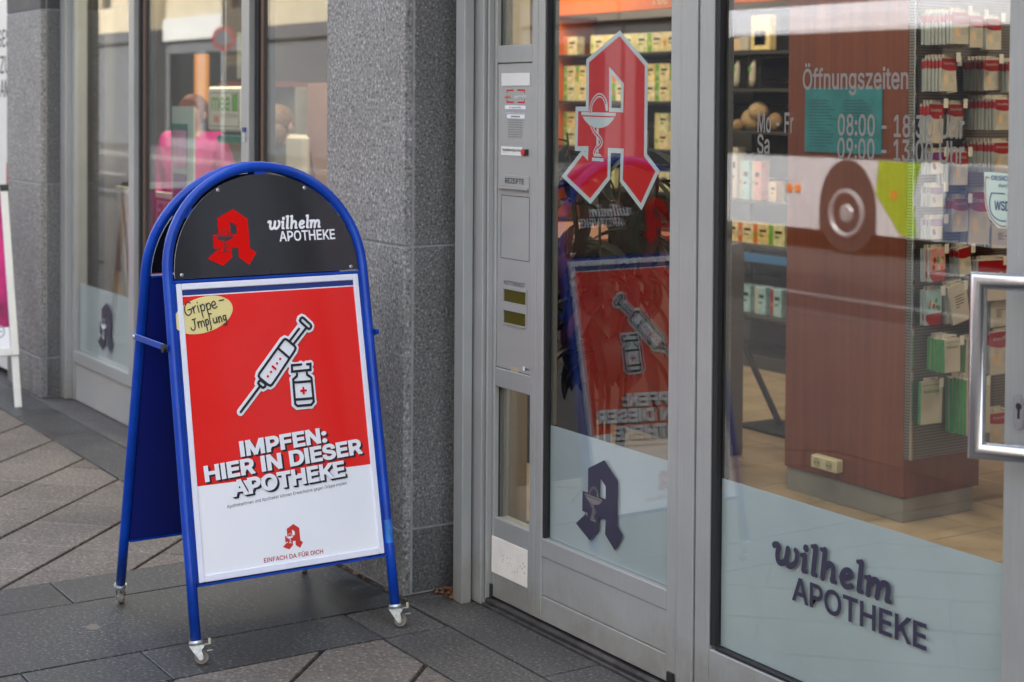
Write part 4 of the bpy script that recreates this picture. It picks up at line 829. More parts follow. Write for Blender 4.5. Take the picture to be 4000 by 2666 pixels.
TG = lambda a, b, o: (a*.9915, GY+.0080-o, 1.65+(b-1.65)*.9915)
TF = lambda a, b, o: (a*.9915, GY-.0002-o, 1.65+(b-1.65)*.9915)
emblem(gd, TG, -3.922, 1.6, .513, m_redglass, m_wstick, outline=True)
emblem(gd, TF, -3.947, .452, .263, m_ink, m_silver)
sk = Flat(); sk.stroke([(-4.232+.009*math.cos(t*.5), .312+.009*math.sin(t*.5)) for t in range(13)], .0012, cap=False); sk.build('glass_stamp', m_wstick, gd, TF)

# opening leaf with handle
rd = thing('glass_door', 'glass door leaf with steel pull handle and opening hours', 'glass door', (-2.9, DY, .03))
post(rd, 'stile', -3.4381, -3.3781, DY, DY+.05, 0.0599, 2.62)
post(rd, 'gasket', -3.3776, -3.3589, DY+.004, DY+.05, 0.1897, 2.62, m_gask)
post(rd, 'stile', -2.3862, -2.2681, DY, DY+.05, 0.0599, 2.62)
post(rd, 'bottom_rail', -3.3776, -2.3872, DY+.001, DY+.05, 0.034, 0.1789)
post(rd, 'gasket', -3.3584, -2.3872, DY+.006, DY+.05, 0.1799, 0.1893, m_gask)
box('glass_pane', -3.3589, -2.3867, GY, GY+.006, 0.1893, 2.62, m_glass, rd, 0)
box('spacer_bar', -3.3505, -3.3436, GY+.0075, GY+.02, 0.6434, 2.62, m_spacer, rd, 0)
box('glazing_edge', -3.3587, -3.3507, GY+.007, GY+.02, 0.6434, 2.62, m_bronze, rd, 0)
box('frosted_strip', -3.3586, -2.3869, GY+.0068, GY+.0076, 0.1894, 0.6424, m_frost, rd, 0)
hrs = Flat()
hrs.add(text2d('Öffnungszeiten', -3.079, 1.687, .050, .36, .013)); hrs.add(text2d('Mo - Fr', -3.249, 1.576, .050, .138, .013)); hrs.add(text2d('Sa', -3.249, 1.5185, .050, .048, .013))
hrs.add(text2d('08:00 - 18:30 Uhr', -2.951, 1.574, .050, .405, .013)); hrs.add(text2d('09:00 - 13:00 Uhr', -2.951, 1.516, .050, .405, .013))
hrs.build('opening_hours', m_silver, rd, TF)
wl = Flat(); word_wilhelm(wl, -3.172, .4575, .054, sl=.12, w=.31, sx=1.31); wl.build('lettering', m_ink, rd, TF)
Flat().add(text2d('APOTHEKE', -3.098, .381, .0590, .458, .017)).build('lettering', m_ink, rd, TF)
# security sticker, half hidden by the stile
sg = [(-2.489, 1.501), (-2.405, 1.501), (-2.395, 1.44), (-2.40, 1.40), (-2.425, 1.378), (-2.447, 1.378), (-2.470, 1.396), (-2.484, 1.425), (-2.488, 1.46)]
st = Flat().add(poly2d(sg)).build('security_sticker', m_pgreen, rd, TF, .0003)
sb = Flat(); sb.add(text2d('GESICHERT', -2.468, 1.484, .0095, .085, .012)); sb.add(text2d('durch', -2.447, 1.469, .008, .03)); sb.add(text2d('WSD', -2.4575, 1.418, .020, .042, .01))
sb.stroke([(-2.466, 1.455), (-2.43, 1.455)], .002); sb.stroke(catmull([(-2.466, 1.455), (-2.471, 1.436), (-2.466, 1.410), (-2.445, 1.396), (-2.425, 1.395)], 5), .002)
sb.build('lettering', m_navy, st, TF, .0009)
sr = Flat(); sr.stroke(catmull([(-2.474, 1.488), (-2.484, 1.487), (-2.483, 1.45), (-2.477, 1.42), (-2.463, 1.397), (-2.442, 1.384), (-2.425, 1.383)], 5), .0018); sr.build('sticker_border', m_packr, st, TF, .0012)
# handle: mitred steel tube standing off the stile
hd = MB(); r_ = .0185
A, B = Vector((-2.380, 2.702, 1.276)), Vector((-2.380, 2.702, .912))
oA, oB = Vector((-2.262, 2.780, 1.276)), Vector((-2.262, 2.780, .912))
def mitre(m, pts, r, seg=20):
    pts = [Vector(p) for p in pts]; rings = []
    for i, p in enumerate(pts):
        t0 = (pts[i]-pts[i-1]).normalized() if i else (pts[1]-pts[0]).normalized()
        t1 = (pts[i+1]-pts[i]).normalized() if i+1 < len(pts) else t0
        nrm = (t0+t1).normalized()
        ref = (pts[1]-pts[0]).cross(pts[2]-pts[1]).normalized()
        u = ref; w = t0.cross(u).normalized()
        ring = []
        for k in range(seg):
            q = p+u*r*math.cos(2*math.pi*k/seg)+w*r*math.sin(2*math.pi*k/seg)
            q = q-t0*((q-p).dot(nrm)/t0.dot(nrm)); ring.append(q)
        rings.append(ring)
    v = [q for g in rings for q in g]; f = []
    for i in range(len(pts)-1): f += [(i*seg+k, i*seg+(k+1) % seg, (i+1)*seg+(k+1) % seg, (i+1)*seg+k) for k in range(seg)]
    f += [tuple(range(seg))[::-1], tuple(range((len(pts)-1)*seg, len(pts)*seg))]
    m.add(v, f)
mitre(hd, [oA, A, B, oB], r_)
h_ = hd.build('handle', m_steel, rd); smooth_by_angle(h_, 40)
fo = MB(); fo.cyl((-2.262, 2.780, 1.276), (-2.262, DY+.001, 1.276), .0185, seg=20); fo.cyl((-2.262, 2.780, .912), (-2.262, DY+.001, .912), .0185, seg=20); fo.build('handle_foot', m_steel, rd, smooth=False)
es = MB(); pr = [(math.cos(t*math.pi/10), math.sin(t*math.pi/10)) for t in range(20)]
ov = [(-2.344+.0155*c, DY-.004, .992+.022*(1 if s >= 0 else -1)+.0155*s) for c, s in pr]; ov2 = [(x, DY-.0002, z) for x, _, z in ov]
es.add(ov+ov2, [tuple(range(20))]+[(i, 20+i, 20+(i+1) % 20, (i+1) % 20) for i in range(20)])
e1 = es.build('lock_rosette', m_steel, rd)
kh = Flat(); kh.disc(-2.344, 1.003, .0075); kh.rect(-2.3465, .977, -2.3415, .999); kh.build('keyhole', m_gask, e1, lambda a, b, o: (a, DY-.004-o, b))

# ================================================================== STREET BEHIND THE CAMERA (seen in the glass)
def facade_bldg(label, x0, x1, y, h, ground, wallm, zg, band, name='building', bh=.42, panes=True):
    t = thing(name, label, 'building', ((x0+x1)/2, y-4, 0))
    box('ground_floor', x0, x1, y-8, y, -.2, zg, ground, t, 0)
    box('cornice', x0, x1, y-8, y+.12, zg, zg+bh, band, t, 0)
    w = MB(); g = MB(); n = max(1, int((x1-x0)/3)); dx = (x1-x0)/n; fl = int((h-zg-bh)/3.2)
    w.box(x0, x1, y-8, y-.25, zg+bh, h)
    for r in range(fl):
        z = zg+bh+r*3.2
        w.box(x0, x1, y-.25, y, z, z+.95); w.box(x0, x1, y-.25, y, z+2.55, z+3.2)
        for i in range(n):
            w.box(x0+i*dx, x0+i*dx+dx*.3, y-.25, y, z+.95, z+2.55); w.box(x0+i*dx+dx*.7, x0+(i+1)*dx, y-.25, y, z+.95, z+2.55)
            o = MB().box(x0+i*dx+dx*.3, x0+i*dx+dx*.7, y-.2, y-.16, z+.95, z+2.55).build('window', m_win, t)
    w.build('wall', wallm, t)
    for i in range(n if panes else 0): box('shop_pane', x0+i*dx+dx*.12, x0+i*dx+dx*.88, y-.02, y+.012, .3, zg-.45, m_win, t, 0)
    box('roof', x0-.2, x1+.2, y-8.2, y+.3, h, h+.25, m_dgrey, t, 0)
    return t
facade_bldg('grey and beige building reflected in the right bay of the shop window', -46.8, -33.1, -15, 11, m_plasg, m_plasb, 3.5, m_dgrey, panes=False)
facade_bldg('cream building with a white fascia reflected in the middle window bay', -56.5, -49.7, -15.6, 11, m_plasg, m_plasb, 3.75, m_plasw, 'building', .8)
facade_bldg('added dark block keeping the reflection dark between the cream and the grey building', -49.6, -46.9, -14.9, 12, m_wood, m_wood, 3.2, m_dgrey)  # added to keep the window reflection dark where the street opens
facade_bldg('beige building reflected in the left bay of the shop window', -85, -56.6, -15, 11, m_plasg, m_plasb, 3.75, m_dgrey, panes=False)
facade_bldg('added dark shop front that darkens the reflection, beside the brown plaster building', -33, -28, -15, 9, m_dgrey, m_wood, 3.4, m_dgrey)  # added in dark tones to darken the reflection over the red sticker
facade_bldg('brown plaster building across the road behind the bus', -27.9, 2, -15, 10, m_dgrey, plain('brown plaster', (.12, .085, .07), .9, var=.1, vscale=1), 3.4, m_plasg)
facade_bldg('pale building across the road beside the camera', 2.2, 30, -15, 11, m_plasg, m_plasb, 3.4, m_plasw)

def bus():
    t = thing('city_bus', 'white and lime green city bus reflected in the glass door', 'bus', (-14, -9.2, -.12))
    y0, y1 = -10.5, -8.0; xa, xb = -17.3, -6.2
    prof = [(y1, .14), (y1, 2.55), (y1-.06, 2.72), (y1-.25, 2.86), (y0+.25, 2.86), (y0+.06, 2.72), (y0, 2.55), (y0, .14)]
    n = len(prof)
    v = [(x, y, z) for x in (xa, xb) for y, z in prof]; f = [tuple(range(n))[::-1], tuple(range(n, 2*n))]+[(i, (i+1) % n, n+(i+1) % n, n+i) for i in range(n)]
    mesh('body', v, f, m_busw, t)
    for i in range(7):
        a = xa+.2+i*1.5
        box('window', a, a+1.499, y1-.02, y1+.012, 1.02, 2.5, m_busgl, t, 0)
    box('windscreen', xb-.01, xb+.012, y0+.15, y1-.15, .95, 2.5, m_busgl, t, 0)
    mesh('lime_patch', [(-13.15, y1+.006, .16), (-12.9, y1+.006, .16), (-12.97, y1+.006, .62), (-12.85, y1+.006, 1.0), (-13.5, y1+.006, 1.0), (-13.55, y1+.006, .62)], [(0, 1, 2, 3, 4, 5)], m_busg, t)
    mesh('blue_patch', [(-12.55, y1+.006, .16), (-9.2, y1+.006, .16), (-9.2, y1+.006, .99), (-12.45, y1+.006, .99)], [(0, 1, 2, 3)], m_busb, t)
    for wx in (-14.0, -8.6):
        for yy, s in ((y1, 1), (y0, -1)):
            ar = [(wx+.47*math.cos(k*math.pi/14), yy+s*.009, .42+.58*math.sin(k*math.pi/14)) for k in range(15)]+[(wx-.47, yy+s*.009, .14), (wx+.47, yy+s*.009, .14)]
            mesh('wheel_arch', ar, [tuple(range(17))], m_tyre, t)
            st_a = 0; dx, dy = math.sin(st_a)*s, math.cos(st_a)*s
            P_ = lambda d, z=.36: (wx+dx*d, yy+dy*d-s*.02, z)
            w = MB(); w.cyl(P_(-.26), P_(.03), .46, seg=28); wo = w.build('wheel', m_tyre, t)
            rm = MB(); rm.tube([tuple(Vector(P_(.035, .36+.26*math.sin(k*math.pi/12)))+Vector((dy*s, -dx*s, 0))*.26*math.cos(k*math.pi/12)) for k in range(24)], .035, 8, closed=True); rm.cyl(P_(.03), P_(.06), .12, .09, seg=16); rm.cyl(P_(.031), P_(.036), .22, seg=20, m=1)
            rm.build('rim', [m_rim, m_tyre], wo)
    for x in (-16.6, -15.0, -14.85, -13.25, -11.4):
        m = MB(); m.cyl((x, y1, .62), (x, y1+.02, .62), .05, seg=12); m.build('side_marker', m_marker, t)
    return t
bus()
ts = thing('traffic_sign', 'round red rimmed traffic sign on a grey pole across the road', 'traffic sign', (-42.45, -12.0, 0))
m = MB(); m.cyl((-42.45, -12.0, -.01), (-42.45, -12.0, 3.7), .035, seg=12); m.build('pole', m_zinc, ts)
m = MB(); m.cyl((-42.40, -12.0, 3.36), (-42.37, -11.97, 3.36), .33, seg=32, m=0); m.build('sign_ring', plain('faded red ring', (.22, .03, .03), .5), ts)
m = MB(); m.cyl((-42.37, -11.97, 3.36), (-42.36, -11.96, 3.36), .24, seg=32); m.build('sign_face', m_plasg, ts)

# ================================================================== SHOP INTERIOR
fl_ = box('floor', -15, 0, 2.905, 7.4, -.05, .014, m_grout, None, 0, 'structure')
tv, tf = [], []
tn = 0; tilebig = MB()
for i in range(-46, 0):
    for j in range(9, 23):
        x0, y0 = i*.327+.006, j*.327-.025
        if y0 < 2.95 or y0 > 7.2: continue
        x1, y1 = x0+.321, y0+.321
        vis = -6.9 < x0 < -3.2 and y0 < 6.7 and y0+.45*x0 > 2.05 and tn < 150
        if vis: box('floor_tile', x0, x1, y0, y1, .010, .020+random.uniform(-.0004, .0004), m_tile, fl_, .0015); tn += 1
        else: tilebig.box(x0, x1, y0, y1, .010, .020)
tilebig.build('floor_tiles', m_tile, fl_, 'stuff')
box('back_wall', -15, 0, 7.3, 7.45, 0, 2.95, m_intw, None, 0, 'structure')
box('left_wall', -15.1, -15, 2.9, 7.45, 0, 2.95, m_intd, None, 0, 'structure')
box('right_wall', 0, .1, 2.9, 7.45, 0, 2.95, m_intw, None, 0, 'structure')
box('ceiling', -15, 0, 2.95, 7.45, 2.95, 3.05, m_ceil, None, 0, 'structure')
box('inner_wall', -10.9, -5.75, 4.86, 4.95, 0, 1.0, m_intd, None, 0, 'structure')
ORD = 'first second third fourth fifth sixth seventh eighth ninth tenth eleventh twelfth thirteenth'.split()
LI = [(-12.3, 4.2), (-9.2, 3.45), (-10.8, 3.5), (-7.9, 3.6), (-9.3, 6.0), (-6.6, 3.9), (-6.9, 5.7), (-4.0, 3.7), (-3.3, 5.6)]  # all out of view; second and third added to brighten the window display
for i, (x, y) in enumerate(LI):
    t = thing('ceiling_light', 'unseen lit square ceiling light, %s of those inside the pharmacy' % ORD[i], 'ceiling light', (x, y, 2.95), 'ceiling lights in the pharmacy')
    m = MB(); m.box(x-.32, x+.32, y-.32, y-.3, 2.90, 2.95); m.box(x-.32, x+.32, y+.3, y+.32, 2.90, 2.95); m.box(x-.32, x-.3, y-.299, y+.299, 2.90, 2.95); m.box(x+.3, x+.32, y-.299, y+.299, 2.90, 2.95)
    m.build('housing', m_pvc, t)
    mesh('diffuser', [(x-.299, y-.299, 2.915), (x-.299, y+.299, 2.915), (x+.299, y+.299, 2.915), (x+.299, y-.299, 2.915)], [(0, 1, 2, 3)], m_lampg, t)

ip = thing('inner_post', 'cream painted post inside behind the narrow side panel', 'post', (-5.18, 3.33, .02))
box('shaft', -5.235, -5.14, 3.28, 3.36, .021, 2.9, m_intw, ip, .003)
box('base', -5.25, -5.125, 3.27, 3.37, .0205, .06, m_plinth, ip, 0)
dc = thing('dark_counter', 'dark grey counter front behind the narrow side panel', 'counter', (-6.0, 4.1, .02))
box('front', -6.6, -5.72, 4.0, 4.05, .021, 1.02, m_plasg, dc, .003); box('counter_top', -6.62, -5.70, 3.97, 4.6, 1.021, 1.06, m_brown, dc, .003)
# ---- brown display tower with pegboard
tw = thing('display_tower', 'red brown display tower with pegboard side behind the glass door', 'display tower', (-4.82, 4.9, .02))
box('body', -5.155, -4.476, 4.67, 5.10, .117, 2.5, m_brown, tw, .003)
box('plinth', -5.145, -4.482, 4.676, 5.07, .0205, .115, m_plinth, tw, .002)
def pegboard_mat():
    m, n, b = new_mat('perforated steel')
    p = worldpos(n)
    mp = N(n, 'ShaderNodeMapping'); mp.inputs['Scale'].default_value = (0, 1/.0115, 1/.0115); n.links.new(p, mp.inputs[0])
    fr_ = N(n, 'ShaderNodeVectorMath', operation='FRACTION'); n.links.new(mp.outputs[0], fr_.inputs[0])
    d = N(n, 'ShaderNodeVectorMath', operation='DISTANCE'); n.links.new(fr_.outputs[0], d.inputs[0]); d.inputs[1].default_value = (0, .5, .5)
    n.links.new(ramp(n, d.outputs['Value'], [(.24, .015), (.3, .22)]), b.inputs['Base Color']); b.inputs['Metallic'].default_value = .5; b.inputs['Roughness'].default_value = .45
    return m
pb = box('pegboard', -4.474, -4.444, 4.672, 5.42, .275, 2.3, pegboard_mat(), tw, 0)
box('edge_trim', -4.443, -4.436, 4.668, 4.678, .275, 2.3, m_steel, pb, 0)
so = MB(); so.bbox(-4.951, -4.800, 4.628, 4.669, .155, .208, .005); so_ = so.build('wall_socket', m_cream, tw)
for cx in (-4.912, -4.842):
    m = MB(); m.cyl((cx, 4.6285, .181), (cx, 4.6265, .181), .020, seg=20, m=0); m.cyl((cx-.008, 4.6262, .181), (cx-.008, 4.6255, .181), .0035, seg=8, m=1); m.cyl((cx+.008, 4.6262, .181), (cx+.008, 4.6255, .181), .0035, seg=8, m=1)
    m.build('socket_insert', [plain('socket shade %d' % int(cx*-1000), (.45, .42, .28), .5), m_gask], so_)
tp = thing('turquoise_notice', 'turquoise notice sheet on the brown display tower', 'notice', (-4.83, 4.665, 1.45))
box('sheet', -5.044, -4.607, 4.664, 4.6685, 1.452, 1.715, m_teal, tp, 0)
nl = Flat()
for k in range(16):
    for x0, w in ((-5.02, .18), (-4.815, .18)): nl.rect(x0, 1.475+k*.0125, x0+w*random.uniform(.5, 1), 1.478+k*.0125)
nl.build('print_lines', plain('dark teal print', (.012, .11, .14), .5), tp, lambda a, b, o: (a, 4.664-o, b))
# right-hand brown shelf wall behind the tower
ws = thing('wall_shelf', 'orange brown wall unit to the right of the display tower', 'wall unit', (-3.4, 6.3, 0))
box('back_panel', -4.3, -1.2, 6.5, 6.55, .02, 2.5, m_brown, ws, 0)
box('side_panel', -4.43, -4.40, 5.43, 6.5, .12, 2.5, m_orange, ws, 0)
for x in (-4.42, ): 
    m = MB(); m.cyl((-4.41, 5.24, .021), (-4.41, 5.24, .26), .012, seg=10); m.build('leg', m_steel, ws)

fs = thing('floor_stand', 'dark slanted floor stand foot left of the red brown display tower', 'floor stand', (-6.1, 5.48, .02))
m = MB(); m.bbox(-6.24, -5.9, 5.36, 5.60, .021, .045, .008); m.build('base', m_char, fs)
m = MB(); m.tube([(-6.08, 5.48, .045), (-6.30, 5.48, .33), (-6.75, 5.48, .92), (-6.8, 5.48, 1.3)], .016, 8); m.build('pole', m_char, fs)
# ---- hanging packs
ORD = 'first second third fourth fifth sixth seventh eighth ninth tenth eleventh twelfth thirteenth'.split()
PACKS = [('r1F1',9,4.675,4.768,1.879,2.000),('r1F2',9,4.771,4.845,1.868,1.990),('r1F3',2,5.004,5.094,1.868,1.990),('r2F1',6,4.680,4.762,1.701,1.827),('r2F2',2,4.775,4.835,1.695,1.815),('r2F3',6,4.912,5.004,1.707,1.826),('r2F4',8,5.008,5.09,1.701,1.820),('r3F1',3,4.673,4.756,1.503,1.653),('r3F2',2,4.798,4.886,1.524,1.653),('r3F3',9,4.917,5.005,1.554,1.673),('r4P',3,4.685,4.756,1.384,1.469),('r4F2',5,4.769,4.855,1.342,1.469),('r4F3',9,4.913,5.008,1.390,1.507),('r5P',3,4.688,4.756,1.258,1.335),('r5P2',3,4.690,4.758,1.135,1.213),('r5F2',3,4.811,4.900,1.158,1.288),('r5Big',3,4.907,5.027,1.105,1.311),('r6K',3,4.685,4.773,0.971,1.099),('r6F2',3,4.842,4.909,0.986,1.095),('r6Big',3,5.035,5.15,1.084,1.17),('r6Por',4,4.935,5.143,0.881,1.041),('r7K',2,4.688,4.777,0.801,0.936),('r7T',3,4.786,4.889,0.802,0.954),('r7Big',3,5.031,5.148,0.773,0.87),('r8',5,4.735,4.825,0.623,0.750),('r8b',2,4.916,5.005,0.600,0.731),('r9',1,4.689,4.810,0.415,0.580),('r9b',6,4.840,4.978,0.373,0.588),('por8',3,5.029,5.161,0.584,0.754),('por9',3,5.036,5.167,0.308,0.431)]  # pack places unprojected from image pixels, like most positions in this scene
LBL = {
 'r1F1': ('pale dressing pack with red flap, leftmost of the top pegboard row', 'red', 'DracoPlast'), 'r1F2': ('pale dressing pack beside the leftmost one in the top row', 'red', 'DracoPlast'), 'r1F3': ('pale dressing pack nearest the stile in the top pegboard row', 'red', 'DracoPlast'),
 'r2F1': ('plaster pack with two brown plasters in the second pegboard row', 'red', 'DracoPlast'), 'r2F2': ('narrow plaster pack in the second pegboard row', 'red', 'DracoPlast'), 'r2F3': ('grey drawn dressing pack in the second pegboard row', 'red', 'DracoFix'), 'r2F4': ('dressing pack cut by the stile in the second pegboard row', 'red', 'DracoFix'),
 'r3F1': ('tall plaster pack behind the letter U of the Friday hours', 'red', 'DracoPlast'), 'r3F2': ('plaster pack with orange strips behind the word Uhr', 'red', 'DracoPlast'), 'r3F3': ('dressing pack at the end of the long third row stack', 'red', 'DracoPlast'),
 'r4P': ('small purple topped pack behind the Saturday hours', 'purple', ''), 'r4F2': ('pale pack with faded red flap behind the Saturday Uhr', 'red', 'DracoPlast'), 'r4F3': ('red topped pack just above the security sticker', 'red', 'Draco'),
 'r5P': ('middle small purple topped pack of the three purple ones', 'purple', ''), 'r5P2': ('lowest small purple topped pack of the three purple ones', 'purple', ''), 'r5F2': ('white pack with red flap and blue line left of the security sticker', 'red', 'DracoFix'), 'r5Big': ('large red topped pack partly behind the security sticker', 'red', 'Draco'),
 'r6K': ('pink children plaster pack with coloured figures', 'kid', ''), 'r6F2': ('slanted red topped pack right of the pink children pack', 'red', ''), 'r6Big': ('plain beige carton below the security sticker', 'plain', ''), 'r6Por': ('wide red pack just above the door handle', 'allred', 'DracoPor'),
 'r7K': ('pale blue children plaster pack with a red foot', 'kid2', ''), 'r7T': ('tilted white blister pack left of the door handle', 'plain', ''), 'r7Big': ('plain beige carton seen through the door handle', 'plain', ''),
 'r8': ('white bandage pack in front of the green edged stack', 'green', 'Ratioline'), 'r8b': ('white bandage pack cut off by the handle, upper green row', 'green', 'Ratioline'), 'r9': ('single white bandage pack in the lowest row', 'green', 'Ratioline'), 'r9b': ('white bandage pack on the lowest long green stack', 'green', 'Ratioline'),
 'por8': ('red topped pack framed by the door handle', 'red', 'DracoPor'), 'por9': ('red topped pack at the bottom corner of the handle', 'red', 'DracoPor')}
def pack_mesh(w, h, style, front, word):
    """built with its face towards +X, hung from the top centre"""
    m = MB(); d = .0155 if style == 'green' else .0115 if style != 'allred' else .013
    if style == 'green': edge = 2
    elif style in ('purple',): edge = 1
    else: edge = 1
    y0, y1 = -w/2, w/2
    bw = .004
    v = [(0, y0, -h), (0, y1, -h), (0, y1, 0), (0, y0, 0), (-d, y0, -h), (-d, y1, -h), (-d, y1, 0), (-d, y0, 0)]
    m.add(v, [(0, 1, 2, 3)], 0); m.add(v, [(4, 7, 6, 5), (3, 2, 6, 7), (0, 4, 5, 1), (1, 5, 6, 2)], 0); m.add(v, [(0, 3, 7, 4)], edge)
    # hang tab
    m.box(-d*.7, -d*.3, -w*.32, w*.32, .0, .014, 0)
    # header with a curved foot
    if style in ('red', 'purple'):
        n = 8; z = -.36*h; top = [(.0007, y0, -.002), (.0007, y1, -.002)]
        low = [(.0007, y1-(y1-y0)*k/n, z*(1.0-.30*math.cos(math.pi*(.5-.5*k/n))*0+.12*math.sin(math.pi*k/n)-.12*(k/n))) for k in range(n+1)]
        if style == 'purple': top = [(.0007, y0+.0*w, -.002), (.0007, y1, -.002)]
        m.add(top[::1]+low, [tuple(range(len(top)+len(low)))], 3 if style == 'red' else 4)
        m.box(-d-.0004, -.0002, y0-.0006, y0+.001, -.3*h, -.01, 3 if style == 'red' else 1)
    if style == 'allred':
        m.add([(.0007, y0, -.72*h), (.0007, y1, -.62*h), (.0007, y1, -.001), (.0007, y0, -.001)], [(0, 1, 2, 3)], 3)
    if style in ('kid', 'kid2'):
        m.add([(.0007, y0, -h*.68), (.0007, y1, -h*.64), (.0007, y1, -.001), (.0007, y0, -.001)], [(0, 1, 2, 3)], 5 if style == 'kid' else 6)
        n = 8; low = [(.0009, y0+(y1-y0)*k/n, -h*(.70-.05*(k/n))) for k in range(n+1)]
        m.add([(.0009, y1, -h*.995), (.0009, y0+w*.25, -h*.995), (.0009, y0+.02*w, -h*.85)]+low, [tuple(range(3+len(low)))], 3)
        if front:
            for q in range(9):
                cy, cz, rr = random.uniform(y0*.6, y1*.7), random.uniform(-.6*h, -.25*h), random.uniform(.004, .009)
                m.add([(.0011+q*1e-5, cy+rr*math.cos(k), cz+rr*1.5*math.sin(k)) for k in range(6)], [tuple(range(6))], random.choice((7, 2, 3, 8)))
    if style == 'green' and front:
        m.add([(.0007, y0+.006, -.1*h), (.0007, y1-.004, -.09*h), (.0007, y1-.004, -.075*h), (.0007, y0+.006, -.085*h)], [(0, 1, 2, 3)], 2)
    if front and style in ('red', 'purple'):
        # beige strip shape and text lines on the white part
        a = y0+.18*w; m.add([(.0007, a, -.5*h), (.0007, a+.16*w, -.5*h), (.0007, a+.3*w, -.74*h), (.0007, a+.1*w, -.82*h), (.0007, a-.03*w, -.66*h)], [(0, 1, 2, 3, 4)], 7 if style == 'red' else 4)
        for k in range(5): m.box(.0004, .0007, y0+.56*w, y0+(.72+.2*random.random())*w, -(.5+.05*k)*h, -(.488+.05*k)*h, 1)
    if front and style == 'plain':
        for k in range(5): m.box(.0004, .0007, y0+.3*w, y0+(.5+.35*random.random())*w, -(.32+.07*k)*h, -(.30+.07*k)*h, 9)
    if front and word:
        v2, f2 = text2d(word, -w*.36 if style != 'green' else -w*.38, -(.2 if style != 'green' else .27)*h if style != 'allred' else -.5*h, .075*h if style != 'allred' else .2*h, w*.72, .01)
        m.add([(.0013+c_*2e-5, a, b) for a, b, c_ in v2], f2, 0 if style != 'green' else 2)
    return m
PM = [m_packw, m_packb, m_packg, m_packr, m_packp, m_packk, m_packc, m_peach, m_orange, m_char]
for key, n, ya, yb, za, zb in PACKS:
    lab, style, word = LBL[key]
    w, h = (yb-ya)*.97, (zb-za); yc = (ya+yb)/2
    tilt = {'r2F2': 7, 'r6F2': 9, 'r7T': 13}.get(key, random.uniform(-2, 2))
    back = pack_mesh(w, h, style, False, '')
    first = None
    pg = thing('display_peg', 'chrome peg holding the ' + ' '.join(lab.split()[:11]), 'display peg', (-4.44, yc, zb+.012), 'pegs on the pegboard')
    m = MB(); m.cyl((-4.443, yc, zb+.010), (-4.41+.018*n+.03, yc, zb+.010), .0022, seg=6); m.build('wire', m_steel, pg)
    xe = -4.41+.018*n+.032
    m = MB(); m.bbox(xe, xe+.002, yc-.011, yc+.011, zb-.016, zb+.020, .0005); m.build('price_tag', m_pvc, pg)
    for k in range(n-1):
        X = -4.425+.018*(k+1)
        Wm = Matrix.Translation((X, yc+random.uniform(-.002, .002), zb+random.uniform(-.002, .002))) @ Matrix.Rotation(R(tilt*.6+random.uniform(-1.5, 1.5)), 4, 'X')
        if first is None:
            o = back.build('dressing_pack', PM, None, None, False, Wm); first = o
        else:
            o = first.copy(); COL.objects.link(o); o.matrix_world = Wm
        tag(o, '%s pack behind the %s' % (ORD[n-2-k], ' '.join(lab.split(',')[0].split()[:12])), 'pack', 'packs hanging on the pegboard')
    X = -4.425+.018*n
    o = pack_mesh(w, h, style, True, word).build('dressing_pack', PM, None, None, False, Matrix.Translation((X, yc, zb)) @ Matrix.Rotation(R(tilt), 4, 'X'))
    tag(o, lab, 'pack', 'packs hanging on the pegboard')

# ---- shelf units at the back
def shelf_unit(label, x0, x1, boards, hdr, orange_side=None, back=m_slat, txt=None):
    t = thing('shelf_unit', label, 'shelf', ((x0+x1)/2, 6.75, .02))
    nb_ = 14
    for k in range(nb_):
        z0 = .1+k*2.15/nb_; box('back_slat', x0, x1, 6.94, 6.97, z0+.004, z0+2.15/nb_-.004, back, t, 0)
    for z in boards: box('board', x0, x1, 6.62, 6.939, z-.02, z, m_shelf, t, .002)
    hb = box('header_board', x0, x1, 6.60, 6.65, 2.27, 2.6, m_orange, t, .002)
    if txt: Flat().add(text2d(txt, x0+.22 if txt != 'Tee' else (x0+x1)/2+.25, 2.30, .075, None, .012)).build('lettering', m_peach, hb, lambda a, b, o: (a, 6.6-o, b))
    if orange_side: box('side_panel', orange_side[0], orange_side[1], 6.55, 6.98, .02, 2.27, m_orange, t, .002)
    box('base', x0, x1, 6.64, 6.93, .021, .10, m_shelf, t, 0)
    return t
shelf_unit('grey slatted tea shelf with orange side behind the left door leaf', -9.76, -8.0, (.55, .82, 1.06, 1.34, 1.66, 1.99), 'Tee', (-9.95, -9.77), m_slat, 'Tee')
shelf_unit('dark product shelf with orange header behind the right door leaf', -7.98, -5.0, (.35, .78, 1.05, 1.48, 1.74, 1.97), 'Mutter &', None, m_shelf, 'Mutter & Kind')
m_tea = [plain('tea box %d' % k, c, .5, var=.35, vscale=30) for k, c in enumerate(((.8, .68, .40), (.82, .72, .46), (.8, .64, .30), (.72, .70, .42)))]
def carton(x, z, w, h, mat, band, label, group, y=6.66):
    if x > -8.35 and 'tea' not in label: x *= .957
    m = MB(); m.bbox(x, x+w, y, y+.07, z, z+h, .002, 0)
    m.box(x+.004, x+w*.3, y-.0012, y-.0003, z+.004, z+h-.004, 1); m.box(x+w*.42, x+w*.85, y-.0012, y-.0003, z+h*.6, z+h*.72, 2)
    m.add([(x+w*.16+min(w, h)*.10*math.cos(q), y-.0018, z+h*.45+min(w, h)*.16*math.sin(q)) for q in (0, 1.05, 2.1, 3.14, 4.2, 5.25)][::-1], [tuple(range(6))], 3)
    m.box(x+w*.42, x+w*.7, y-.0012, y-.0003, z+h*.4, z+h*.46, 2)
    o = m.build('carton', [mat, band, m_char, random.choice((m_yellow, m_lgreen, m_orange, m_packw))], None)
    tag(o, label, 'carton', group); return o
rows = {1.99: 'top tea row', 1.66: 'second tea row', 1.34: 'third tea row', 1.06: 'fourth tea row'}
